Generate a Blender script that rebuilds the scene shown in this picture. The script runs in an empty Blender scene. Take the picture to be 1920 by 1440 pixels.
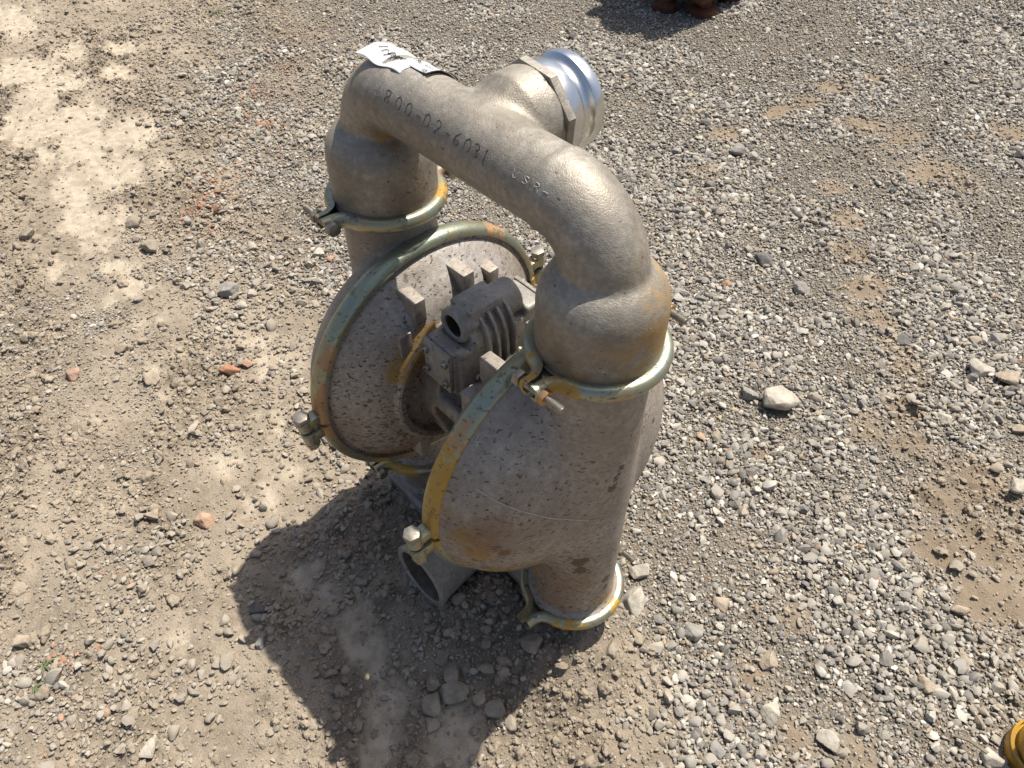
import bpy, bmesh, math, random
import numpy as np
from mathutils import Vector, Matrix, Euler
from mathutils.bvhtree import BVHTree
random.seed(7); RNG = np.random.default_rng(11)
S = bpy.context.scene
COL = S.collection
H = 0.365                      # height of the pump's diaphragm axis above the ground
# ------------------------------------------------------------------ camera
CAM = np.array([0.53404, -0.44162, 0.77110 + H])
CR = (0.743379, 0.000436, 0.831075)
FPX = 1490.18                  # focal length for a frame 1920 wide
cam = bpy.data.cameras.new('camera'); cam.sensor_width = 36.0; cam.lens = FPX/1920*36
cam.clip_start = 0.02; cam.clip_end = 400
co = bpy.data.objects.new('camera', cam); COL.objects.link(co)
co.location = CAM; co.rotation_euler = CR
S.camera = co
# ------------------------------------------------------------------ sky, sun, exposure
SUN_AZ, SUN_EL = math.radians(89.0), math.radians(65.5)
w = bpy.data.worlds.new('World'); S.world = w; w.use_nodes = True
nt = w.node_tree; bg = nt.nodes['Background']
sky = nt.nodes.new('ShaderNodeTexSky'); sky.sky_type = 'NISHITA'; sky.sun_disc = False
sky.sun_elevation = SUN_EL; sky.sun_rotation = math.pi/2 - SUN_AZ
sky.air_density = 1.0; sky.dust_density = 3.5; sky.ozone_density = 1.0
nt.links.new(sky.outputs[0], bg.inputs[0]); bg.inputs[1].default_value = 0.086
sun = bpy.data.lights.new('sun', 'SUN'); sun.energy = 5.0; sun.angle = math.radians(0.53); sun.color = (1.0, 0.935, 0.83)
so = bpy.data.objects.new('sun', sun); COL.objects.link(so)
sd = Vector((math.cos(SUN_EL)*math.cos(SUN_AZ), math.cos(SUN_EL)*math.sin(SUN_AZ), math.sin(SUN_EL)))
so.rotation_euler = sd.to_track_quat('Z', 'Y').to_euler(); so.location = sd*5
S.view_settings.view_transform = 'Standard'; S.view_settings.look = 'None'
S.view_settings.exposure = 0.46; S.view_settings.gamma = 1.0
S.cycles.max_bounces = 6; S.cycles.diffuse_bounces = 3; S.cycles.glossy_bounces = 3; S.cycles.caustics_reflective = False

# ------------------------------------------------------------------ helpers
_ce = Euler(CR).to_matrix(); CM = np.array(_ce)
def gp(u, v, z=0.0):
    "ground point seen at a position of the 1920x1440 photograph"
    d = CM @ np.array([(u-960)/FPX, -(v-720)/FPX, -1.0]); t = (z-CAM[2])/d[2]
    return CAM + t*d
def tag(o, label=None, cat=None, group=None, kind=None):
    if label: o['label'] = label
    if cat: o['category'] = cat
    if group: o['group'] = group
    if kind: o['kind'] = kind
    return o
def empty(name, loc=(0, 0, 0)):
    o = bpy.data.objects.new(name, None); COL.objects.link(o); o.location = loc; o.empty_display_size = .05
    return o
def mk(name, V, F, mat, parent=None, smooth=True, sharp=35, attrs=None):
    me = bpy.data.meshes.new(name)
    me.from_pydata([tuple(v) for v in np.asarray(V, float).tolist()], [], [tuple(f) for f in F])
    me.update()
    if smooth:
        me.polygons.foreach_set('use_smooth', np.ones(len(me.polygons), bool))
        if sharp: me.set_sharp_from_angle(angle=math.radians(sharp))
    for k, a in (attrs or {}).items():
        at = me.attributes.new(k, 'FLOAT', 'POINT'); at.data.foreach_set('value', np.asarray(a, np.float32))
    if mat: me.materials.append(mat)
    o = bpy.data.objects.new(name, me); COL.objects.link(o)
    if parent: o.parent = parent
    return o
def join(*parts):
    V, F, n = [], [], 0
    for v, f in parts:
        v = np.asarray(v, float); V.append(v); F += [tuple(i+n for i in q) for q in f]; n += len(v)
    return np.concatenate(V), F
def lathe(prof, axis='z', c=(0, 0, 0), n=64, a0=0, a1=2*math.pi, closed=None):
    "prof: (along axis, radius) list; revolved about axis"
    full = abs(a1-a0-2*math.pi) < 1e-6
    m = n if full else n+1
    V, F = [], []; k = len(prof)
    for i in range(m):
        a = a0+(a1-a0)*i/n; ca, sa = math.cos(a), math.sin(a)
        for h, r in prof:
            p = {'z': (r*ca, r*sa, h), 'x': (h, r*ca, r*sa), 'y': (r*sa, h, r*ca)}[axis]
            V.append((p[0]+c[0], p[1]+c[1], p[2]+c[2]))
    for i in range(n):
        j = (i+1) % m
        for q in range(k-1):
            F.append((i*k+q, j*k+q, j*k+q+1, i*k+q+1))
        if closed: F.append((i*k+k-1, j*k+k-1, j*k, i*k))
    if not full and closed:
        F.append(tuple(range(k))[::-1]); F.append(tuple((m-1)*k+q for q in range(k)))
    return np.array(V), F
def sweep(path, prof, up=(0, 0, 1), closed=False):
    path = np.asarray(path, float); n = len(path); k = len(prof); up = np.array(up, float)
    V, F = [], []
    for i in range(n):
        t = path[min(i+1, n-1)]-path[max(i-1, 0)]; t /= np.linalg.norm(t)+1e-12
        nn = np.cross(t, up); nn /= np.linalg.norm(nn)+1e-12; uu = np.cross(nn, t)
        for a, b in prof: V.append(path[i]+nn*a+uu*b)
    for i in range(n-1):
        for q in range(k):
            r = (q+1) % k; F.append((i*k+q, i*k+r, (i+1)*k+r, (i+1)*k+q))
    F.append(tuple(range(k))); F.append(tuple((n-1)*k+q for q in range(k))[::-1])
    return np.array(V), F
def circ(r, n=8): return [(r*math.cos(2*math.pi*i/n), r*math.sin(2*math.pi*i/n)) for i in range(n)]
def bevel_box(x0, x1, y0, y1, z0, z1, b=.002, seg=2):
    bm = bmesh.new(); bmesh.ops.create_cube(bm, size=1)
    for v in bm.verts:
        v.co = Vector(((x0+x1)/2+v.co.x*(x1-x0), (y0+y1)/2+v.co.y*(y1-y0), (z0+z1)/2+v.co.z*(z1-z0)))
    bmesh.ops.bevel(bm, geom=bm.edges[:], offset=b, segments=seg, affect='EDGES', profile=.6)
    bm.verts.ensure_lookup_table()
    V = np.array([v.co[:] for v in bm.verts]); F = [tuple(v.index for v in f.verts) for f in bm.faces]; bm.free()
    return V, F
def prism(poly, axis, a, b, bev=.0015):
    "poly in the two other axes, extruded along axis from a to b"
    bm = bmesh.new(); vs = []
    for p in poly:
        vs.append(bm.verts.new({'z': (p[0], p[1], a), 'x': (a, p[0], p[1]), 'y': (p[0], a, p[1])}[axis]))
    f = bm.faces.new(vs); r = bmesh.ops.extrude_face_region(bm, geom=[f])
    d = {'x': Vector((b-a, 0, 0)), 'y': Vector((0, b-a, 0)), 'z': Vector((0, 0, b-a))}[axis]
    for g in r['geom']:
        if isinstance(g, bmesh.types.BMVert): g.co += d
    bmesh.ops.recalc_face_normals(bm, faces=bm.faces)
    if bev: bmesh.ops.bevel(bm, geom=bm.edges[:], offset=bev, segments=2, affect='EDGES', profile=.6)
    bm.verts.index_update()
    V = np.array([v.co[:] for v in bm.verts]); F = [tuple(v.index for v in f.verts) for f in bm.faces]; bm.free()
    return V, F
def hexa(r, rot=0.0, n=6): return [(r*math.cos(rot+2*math.pi*i/n), r*math.sin(rot+2*math.pi*i/n)) for i in range(n)]

# ---- numpy value noise -------------------------------------------------------
def _h(ix, iy, s):
    n = (ix.astype(np.int64)*374761393+iy.astype(np.int64)*668265263+s*974634777) & 0xffffffff
    n = ((n ^ (n >> 13))*1274126177) & 0xffffffff
    return ((n ^ (n >> 16)) & 0xffffff)/float(0x1000000)
def vn(x, y, s=0):
    ix, iy = np.floor(x), np.floor(y); fx, fy = x-ix, y-iy
    fx = fx*fx*(3-2*fx); fy = fy*fy*(3-2*fy)
    a, b, c, d = _h(ix, iy, s), _h(ix+1, iy, s), _h(ix, iy+1, s), _h(ix+1, iy+1, s)
    return (a*(1-fx)+b*fx)*(1-fy)+(c*(1-fx)+d*fx)*fy
def fbm(x, y, o=4, s=0):
    t = 0; a = .5; n = 0
    for i in range(o):
        t = t+a*vn(x, y, s+i); n += a; a *= .5; x, y = x*2.03+7.1, y*2.03-3.7
    return t/n
def worley(x, y, s=0):
    ix, iy = np.floor(x), np.floor(y); best = np.full(x.shape, 9.); cr = np.zeros(x.shape)
    for dx in (-1, 0, 1):
        for dy in (-1, 0, 1):
            cx, cy = ix+dx, iy+dy
            px, py = cx+_h(cx, cy, s), cy+_h(cx, cy, s+17)
            d = np.hypot(px-x, py-y); m = d < best
            best = np.where(m, d, best); cr = np.where(m, _h(cx, cy, s+31), cr)
    return best, cr
def sstep(a, b, x):
    t = np.clip((x-a)/(b-a), 0, 1); return t*t*(3-2*t)

# ------------------------------------------------------------------ materials
def nodes(name):
    m = bpy.data.materials.new(name); m.use_nodes = True
    return m, m.node_tree, m.node_tree.nodes['Principled BSDF']
class NB:
    "small node builder"
    def __init__(s, t): s.t = t
    def n(s, typ, **kw):
        o = s.t.nodes.new(typ)
        for k, v in kw.items(): setattr(o, k, v)
        return o
    def put(s, sock, v):
        if hasattr(v, 'is_output') or hasattr(v, 'links'): s.t.links.new(v, sock)
        else: sock.default_value = v
    def noise(s, vec, scale, detail=4, rough=.55, dist=0):
        o = s.n('ShaderNodeTexNoise'); s.put(o.inputs['Vector'], vec)
        o.inputs['Scale'].default_value = scale; o.inputs['Detail'].default_value = detail
        o.inputs['Roughness'].default_value = rough; o.inputs['Distortion'].default_value = dist
        return o.outputs['Fac']
    def vor(s, vec, scale, feature='F1', out='Distance', rnd=1.0):
        o = s.n('ShaderNodeTexVoronoi'); o.feature = feature; s.put(o.inputs['Vector'], vec)
        o.inputs['Scale'].default_value = scale; o.inputs['Randomness'].default_value = rnd
        return o.outputs[out]
    def math(s, op, a, b=0.0, c=None, clamp=False):
        o = s.n('ShaderNodeMath', operation=op, use_clamp=clamp); s.put(o.inputs[0], a); s.put(o.inputs[1], b)
        if c is not None: s.put(o.inputs[2], c)
        return o.outputs[0]
    def ramp(s, v, lo, hi, a=0.0, b=1.0):
        o = s.n('ShaderNodeMapRange', interpolation_type='SMOOTHSTEP'); s.put(o.inputs[0], v)
        o.inputs[1].default_value = lo; o.inputs[2].default_value = hi; o.inputs[3].default_value = a; o.inputs[4].default_value = b
        return o.outputs[0]
    def mix(s, f, a, b, blend='MIX'):
        o = s.n('ShaderNodeMix', data_type='RGBA', blend_type=blend); s.put(o.inputs[0], f)
        for k, v in ((6, a), (7, b)):
            s.put(o.inputs[k], v if hasattr(v, 'links') else (*v, 1))
        return o.outputs[2]
    def attr(s, name, typ='GEOMETRY', out='Fac'):
        o = s.n('ShaderNodeAttribute', attribute_name=name, attribute_type=typ); return o.outputs[out]
    def pos(s): return s.n('ShaderNodeNewGeometry').outputs['Position']
    def bump(s, h, strength, dist, normal=None):
        o = s.n('ShaderNodeBump'); s.put(o.inputs['Height'], h); o.inputs['Strength'].default_value = strength
        o.inputs['Distance'].default_value = dist
        if normal is not None: s.put(o.inputs['Normal'], normal)
        return o.outputs[0]
    def stretch(s, vec, sc, rot=(0, 0, 0)):
        o = s.n('ShaderNodeMapping'); s.put(o.inputs[0], vec); o.inputs['Scale'].default_value = sc; o.inputs['Rotation'].default_value = rot
        return o.outputs[0]

def cast_metal(name, ca, cb, paint=(.40, .235, .055), rough=.5, metal=.45, dirt=(.045, .024, .012)):
    m, t, b = nodes(name); N = NB(t)
    tc = N.n('ShaderNodeTexCoord').outputs['Object']
    n1 = N.noise(tc, 11, 6, .62); n2 = N.noise(tc, 160, 4, .6); n3 = N.noise(tc, 37, 5, .65, .6)
    base = N.mix(N.ramp(n1, .36, .66), ca, cb)
    base = N.mix(N.ramp(n3, .50, .75, 0, .5), base, (.50, .475, .43))
    base = N.mix(N.ramp(N.math('ADD', N.attr('scuff_sunlit'), N.math('MULTIPLY', N.math('SUBTRACT', N.noise(tc, 60, 6, .65), .5), .8)), .4, .75, 0, .6), base, (.50, .48, .455))       # scuffed, brighter metal; on the inner dishes, painted sunlight
    base = N.mix(N.ramp(n2, .35, .70, .42, 0), base, (.14, .12, .10))
    base = N.mix(N.ramp(N.noise(tc, 5.5, 5, .6, .5), .42, .68, .0, .30), base, (.22, .185, .145))
    # worn ochre paint
    p = N.attr('paint'); pm = N.math('ADD', N.math('MULTIPLY', p, 1.0), N.math('MULTIPLY', N.math('SUBTRACT', N.noise(tc, 42, 8, .68, .4), .5), 1.25))
    pm = N.ramp(pm, .34, .86)
    pcol = N.mix(N.noise(tc, 90, 4, .6), paint, tuple(c*.62 for c in paint))
    thin = N.math('MULTIPLY', pm, N.ramp(N.noise(tc, 210, 3), .25, .6, .35, 1.0))
    base = N.mix(thin, base, pcol)
    # rust and grime specks
    r = N.attr('rust')
    s1 = N.noise(N.stretch(tc, (1, 1, 2.1), (.3, .5, .2)), 150, 2.5, .55); s2 = N.noise(tc, 62, 3, .5, .3)
    th = N.math('SUBTRACT', .705, N.math('MULTIPLY', r, .14))
    k1 = N.ramp(N.math('SUBTRACT', s1, th), 0, .02)
    k2 = N.ramp(N.math('SUBTRACT', s2, N.math('ADD', th, .055)), 0, .03)
    sp = N.math('MAXIMUM', k1, N.math('MULTIPLY', k2, .8))
    base = N.mix(N.math('MULTIPLY', sp, .9), base, N.mix(N.noise(tc, 30, 2), dirt, (.11, .05, .018)))
    # orange-brown film where rust has run
    film = N.ramp(N.math('ADD', N.math('MULTIPLY', N.attr('film'), 1.0), N.math('MULTIPLY', N.math('SUBTRACT', N.noise(tc, 24, 6, .65), .5), .9)), .28, .8, 0, .75)
    base = N.mix(film, base, N.mix(N.noise(tc, 70, 5, .65), (.24, .125, .048), (.12, .06, .028)))
    nz = N.n('ShaderNodeSeparateXYZ'); t.links.new(N.n('ShaderNodeNewGeometry').outputs['Normal'], nz.inputs[0])
    dust = N.math('MULTIPLY', N.ramp(nz.outputs[2], .15, .95, 0, .38), N.ramp(N.noise(tc, 26, 6, .68), .40, .66))
    base = N.mix(dust, base, (.38, .345, .285))
    film = N.math('MAXIMUM', film, dust)
    t.links.new(base, b.inputs['Base Color'])
    mt = N.math('MULTIPLY', N.math('SUBTRACT', 1.0, N.math('MAXIMUM', N.math('MAXIMUM', thin, sp), film), clamp=True), metal)
    t.links.new(mt, b.inputs['Metallic'])
    t.links.new(N.math('ADD', rough-.1, N.math('MULTIPLY', N.noise(tc, 55, 5, .7), .28)), b.inputs['Roughness'])
    hgt = N.math('ADD', N.math('MULTIPLY', N.noise(tc, 620, 2, .6), .6), N.math('MULTIPLY', N.noise(tc, 90, 5, .65), .8))
    hgt = N.math('SUBTRACT', hgt, N.math('MULTIPLY', sp, .25))
    t.links.new(N.bump(hgt, .55, .0014), b.inputs['Normal'])
    return m
M_CAST = cast_metal('cast_aluminium', (.375, .345, .295), (.255, .228, .185), metal=.42, rough=.47)
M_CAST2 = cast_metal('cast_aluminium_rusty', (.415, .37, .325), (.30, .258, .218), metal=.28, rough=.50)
M_VALVE = cast_metal('cast_grey_metal', (.40, .39, .365), (.27, .26, .24), metal=.28, rough=.52)
M_NOZ = cast_metal('cast_iron_nozzle', (.46, .43, .39), (.33, .30, .265), metal=.12, rough=.45)

def plated(name):
    m, t, b = nodes(name); N = NB(t)
    tc = N.n('ShaderNodeTexCoord').outputs['Object']
    n1 = N.noise(tc, 16, 5, .6, .8); n2 = N.noise(tc, 40, 5, .65)
    c = N.mix(N.ramp(n1, .38, .62), (.36, .34, .22), (.32, .36, .29))
    c = N.mix(N.ramp(N.noise(tc, 21, 4, .6, 1.2), .56, .68), c, (.42, .27, .20))
    c = N.mix(N.ramp(n2, .55, .75), c, (.46, .38, .17))
    g = N.attr('green'); c = N.mix(N.ramp(N.math('ADD', g, N.math('MULTIPLY', N.math('SUBTRACT', n2, .5), .9)), .4, .7, 0, .8), c, (.33, .39, .30))
    o = N.attr('orange'); om = N.ramp(N.math('ADD', o, N.math('MULTIPLY', N.math('SUBTRACT', N.noise(tc, 45, 7, .7), .5), 1.5)), .46, .50, 0, .85)
    c = N.mix(om, c, (.42, .215, .085))
    p = N.attr('paint'); pm = N.ramp(N.math('ADD', p, N.math('MULTIPLY', N.math('SUBTRACT', N.noise(tc, 46, 10, .76), .5), 1.5)), .46, .50)
    c = N.mix(pm, c, N.mix(N.noise(tc, 70, 4), (.47, .285, .05), (.36, .20, .035)))
    chip = N.math('MAXIMUM', N.ramp(N.noise(N.stretch(tc, (1, 1, 1.8)), 130, 6, .7), .575, .625), N.ramp(N.noise(tc, 34, 7, .72), .58, .66, 0, .7))
    c = N.mix(N.math('MULTIPLY', chip, .85), c, (.075, .06, .045))
    t.links.new(c, b.inputs['Base Color'])
    t.links.new(N.math('MULTIPLY', N.math('SUBTRACT', 1.0, N.math('MAXIMUM', pm, N.math('MAXIMUM', chip, om))), .8, clamp=True), b.inputs['Metallic'])
    t.links.new(N.math('ADD', .24, N.math('MULTIPLY', N.noise(tc, 80, 5, .7), .34)), b.inputs['Roughness'])
    t.links.new(N.bump(N.math('SUBTRACT', N.noise(tc, 160, 5, .6), N.math('MULTIPLY', chip, .4)), .25, .001), b.inputs['Normal'])
    return m
M_PLATE = plated('yellow_zinc_plate')
def simple(name, c1, c2, rough, metal, scale=60, bump=.15, bd=.0006, spot=None):
    m, t, b = nodes(name); N = NB(t); tc = N.n('ShaderNodeTexCoord').outputs['Object']
    c = N.mix(N.ramp(N.noise(tc, scale, 6, .65), .35, .68), c1, c2)
    if spot: c = N.mix(N.ramp(N.noise(tc, scale*1.7, 5, .65), .6, .68, 0, .9), c, spot)
    t.links.new(c, b.inputs['Base Color']); b.inputs['Metallic'].default_value = metal
    t.links.new(N.math('ADD', rough-.1, N.math('MULTIPLY', N.noise(tc, scale*1.4, 5, .7), .22)), b.inputs['Roughness'])
    t.links.new(N.bump(N.noise(tc, scale*5, 4, .6), bump, bd), b.inputs['Normal'])
    return m
M_STEEL = simple('dull_steel_bolt', (.36, .33, .28), (.22, .20, .165), .42, .75, 70, spot=(.16, .085, .04))
M_ZINC = simple('bright_zinc_steel', (.76, .77, .77), (.64, .65, .66), .27, 1.0, 26, .06, .0003, None)
M_RUBBER = simple('dark_gasket', (.018, .018, .018), (.035, .033, .03), .7, 0)
M_HOLE = simple('dark_bore', (.02, .015, .012), (.05, .03, .018), .8, .1)
M_BORE = simple('rusty_bore', (.17, .13, .095), (.09, .065, .045), .8, .1)
M_INK = simple('black_ink', (.015, .015, .016), (.02, .02, .02), .7, 0)
M_GROOVE = simple('dark_engraving', (.04, .035, .03), (.085, .077, .066), .85, 0)  # dark tone for the marking strokes laid on the pipe
M_SCR = simple('fresh_scrape', (.50, .47, .43), (.38, .35, .31), .45, .35)
M_PAPER = simple('tag_paper', (.60, .61, .62), (.55, .56, .565), .55, 0, 30, .05)
M_COPPER = simple('copper_nut', (.46, .26, .13), (.33, .19, .10), .38, .8, 80)
M_RUST = simple('heavy_rust', (.06, .024, .011), (.13, .047, .017), .8, .1, 24, .6, .003, (.025, .012, .008))
M_YEL = simple('yellow_paint', (.42, .235, .022), (.31, .165, .016), .36, 0, 30, .1, .0006, (.16, .09, .03))

# ------------------------------------------------------------------ ground zones
GR = ["1124578999988", "0035479999789", "1024678879668", "1233678999688", "4322466999588",
      "3322346889766", "2221112698763", "2321212388754", "3421144157765", "2321012135654"]
_gx, _gv = [], []
for r in range(10):
    for c in range(13):
        q = gp(c*160, r*160); _gx.append(q[:2]); _gv.append(int(GR[r][c])/9)
_gx, _gv = np.array(_gx), np.array(_gv)
_gs = 0.09+0.11*np.clip((np.linalg.norm(_gx-CAM[:2], axis=1)-.7)/1.8, 0, 1)
def blobsum(x, y, L):
    t = np.zeros(x.shape)
    for u, v, rp, k in L:
        c = gp(u, v); e = gp(u+rp, v); r = np.hypot(*(e-c)[:2])
        t = np.maximum(t, k*np.exp(-((x-c[0])**2+(y-c[1])**2)/(r*r)))
    return t
DIRT = [(1600, 480, 34, .8), (1672, 650, 34, .8), (1730, 830, 40, .7), (1775, 930, 45, .8), (1410, 1290, 50, .6), (1480, 1390, 50, .6), (1600, 1420, 60, .5), (1462, 212, 40, .9), (1510, 195, 40, .8), (1560, 165, 45, .8), (1640, 150, 40, .7), (1620, 235, 40, .7), (1680, 255, 45, .7), (1350, 250, 45, .8), (1400, 230, 30, .7),
        (1558, 355, 38, .9), (1580, 420, 32, .9), (1575, 470, 30, .7), (1630, 540, 35, .9), (1655, 600, 40, .9), (1690, 690, 40, .9), (1705, 760, 40, .8), (1640, 800, 40, .7), (1420, 850, 40, .7),
        (1850, 900, 50, .8), (1760, 1020, 50, .8), (1850, 1020, 60, .9), (1880, 1120, 50, .9), (1810, 1110, 50, .7), (1360, 720, 30, .6), (1300, 170, 40, .4), (1760, 330, 60, .7), (1700, 130, 40, .5), (1900, 260, 50, .7), (1310, 330, 50, .5),
        (1500, 1160, 50, .5), (1380, 1010, 40, .5)]
SILT = [(20, 40, 80, 1), (40, 130, 70, 1), (60, 200, 60, .9), (120, 160, 70, 1), (150, 220, 70, 1), (170, 270, 80, 1), (130, 95, 50, .8), (232, 90, 40, .9), (225, 135, 50, .9), (250, 140, 35, .8), (215, 320, 80, 1), (260, 250, 60, .9), (180, 350, 80, .9), (70, 300, 60, .75), (140, 420, 70, .75), (250, 400, 60, .6), (300, 330, 50, .6),
        (225, 500, 50, 1), (245, 545, 45, 1), (180, 460, 60, .7), (270, 620, 45, .85), (300, 690, 50, .85), (330, 740, 40, .75), (450, 640, 55, .75), (500, 680, 60, .7), (560, 880, 55, .65), (520, 800, 60, .55), (420, 860, 50, .6), (80, 240, 70, .9), (10, 250, 50, .7), (100, 500, 50, .5),
        (570, 1090, 48, .9), (610, 1130, 48, .95), (650, 1190, 50, .95), (690, 1250, 50, .9), (640, 1235, 45, .8), (730, 1320, 50, .75), (860, 1390, 70, .7), (700, 1400, 70, .65), (330, 1190, 50, .55), (480, 950, 50, .55), (550, 1380, 60, .6), (1330, 1330, 60, .5), (1200, 1400, 70, .5)]
ROUGH = [(30, 180, 30, 1), (75, 110, 30, 1), (90, 190, 30, 1), (120, 270, 30, .8), (30, 290, 35, .8), (60, 860, 70, .8), (160, 830, 60, .9), (430, 770, 60, .7), (520, 790, 40, .7), (300, 1060, 40, .8), (170, 940, 60, .8), (60, 620, 60, .6), (270, 60, 50, .6), (400, 20, 60, .6),
         (700, 960, 45, 1), (640, 1000, 50, .9), (700, 1040, 60, 1), (740, 1140, 50, .9), (830, 1180, 50, 1), (900, 1200, 60, 1), (1000, 1240, 60, 1), (1080, 1230, 50, 1), (1130, 1280, 60, .9), (1000, 1300, 60, .9), (560, 1030, 40, .8), (500, 1170, 40, .8), (870, 1090, 40, .8), (1240, 1260, 60, .7), (1200, 1190, 40, .8), (300, 830, 60, .6), (430, 1100, 40, .6), (330, 1100, 40, .7), (1580, 400, 30, .6), (1650, 590, 30, .6)]
MOUND = [(880, 1140, 55, .020), (940, 1110, 50, .026), (960, 1180, 60, .02), (1085, 1195, 90, .046), (1010, 1250, 85, .028), (880, 1210, 80, .012), (660, 960, 45, .022), (790, 900, 45, .028), (100, 180, 50, .02), (130, 850, 80, .015), (520, 760, 50, .012), (1110, 1290, 70, .014), (1580, 380, 30, .012), (30, 180, 40, .018), (520, 1180, 40, .010)]
ORANGE = [(375, 385, 55, 1), (360, 400, 45, 1), (400, 350, 40, .8), (540, 120, 40, .5), (560, 60, 50, .4), (420, 330, 36, .6), (395, 430, 30, .8), (490, 170, 40, .55), (480, 230, 50, .4), (520, 160, 30, .5), (130, 1240, 55, .35), (150, 1330, 45, .35), (120, 1390, 50, .3), (200, 1100, 40, .2), (440, 420, 40, .35), (600, 500, 40, .25), (1330, 400, 60, .12)]
GADD = [(375, 385, 50, .9), (365, 410, 40, .8), (430, 300, 55, .6), (480, 230, 60, .6), (500, 160, 50, .6), (200, 600, 70, .55), (80, 580, 60, .5), (120, 700, 60, .45), (420, 560, 40, .35), (150, 1250, 60, .6), (130, 1340, 55, .6), (190, 1090, 50, .4), (560, 420, 60, .7), (600, 500, 50, .7), (390, 620, 40, .4), (880, 1280, 40, .5), (490, 1160, 30, .5)]
def warp(x, y):
    return x+.07*(fbm(x*9, y*9, 3, 51)-.5), y+.07*(fbm(x*9, y*9, 3, 61)-.5)
_td = (gp(300, 700)-gp(60, 60))[:2]; _td = _td/np.linalg.norm(_td)
def along(x, y): return x*-_td[1]+y*_td[0], x*_td[0]+y*_td[1]
def zones(x, y):
    xx, yy = warp(x, y); ta, tl = along(xx, yy)
    num = np.zeros(x.shape); den = np.full(x.shape, 1e-9)
    for (a, b), v, s in zip(_gx, _gv, _gs):
        k = np.exp(-((xx-a)**2+(yy-b)**2)/(s*s)); num += k*v; den += k
    g = num/den
    g = np.where(den < 1e-6, .7, g)
    g = g*(1-np.clip(blobsum(xx, yy, DIRT)*1.15, 0, 1))
    g = np.maximum(g, blobsum(xx, yy, GADD))
    si = blobsum(xx, yy, SILT)
    si = sstep(.30, .74, si*.95+1.15*(fbm(ta*25, tl*6.5, 6, 71)-.5)+.5*(fbm(x*95, y*95, 3, 73)-.5))
    ro = np.clip(blobsum(xx, yy, ROUGH)+.8*sstep(.46, .68, fbm(ta*11, tl*3.2, 5, 81)), 0, 1)*(1-.6*si)
    return np.clip(g, 0, 1), si, ro
def height(x, y, z=None):
    g, si, ro = zones(x, y) if z is None else z
    h = .022*(fbm(x*1.7+3, y*1.7, 3, 5)-.5)+.016*(fbm(x*6, y*6, 3, 9)-.5)
    h = h*sstep(.1, .5, np.hypot(x, y)*1.0+.12)
    mo = np.zeros(x.shape)
    for u, v, rp, k in MOUND:
        c = gp(u, v); e = gp(u+rp, v); r = np.hypot(*(e-c)[:2]); mo += k*np.exp(-((x-c[0])**2+(y-c[1])**2)/(r*r))
    ta, tl = along(x, y)
    h = h+mo+.016*(fbm(ta*9, tl*1.4, 3, 57)-.5)*(1-g)*sstep(.25, .6, np.hypot(x, y))
    xx, yy = x+.012*(vn(x*60, y*60, 3)-.5), y+.012*(vn(x*60, y*60, 4)-.5)
    mud = (1-g*.8)*(1-.85*si)
    for cell, amp, s in ((.036, .014, 101), (.018, .009, 111), (.0095, .0045, 121)):
        f, cr = worley(xx/cell, yy/cell, s)
        h = h+amp*np.clip(1-f*1.5, 0, 1)**.8*sstep(.35, .95, cr)*mud*(.25+.75*ro)
    h = h+(.0036+.010*ro)*mud*(fbm(x*95, y*95, 4, 21)-.5)*1.8+.0016*(fbm(x*220, y*220, 2, 25)-.5)
    # cracks in the dried mud
    f1, c1 = worley(xx/.085, yy/.085, 141)
    h = h-.004*si
    return h
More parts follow.
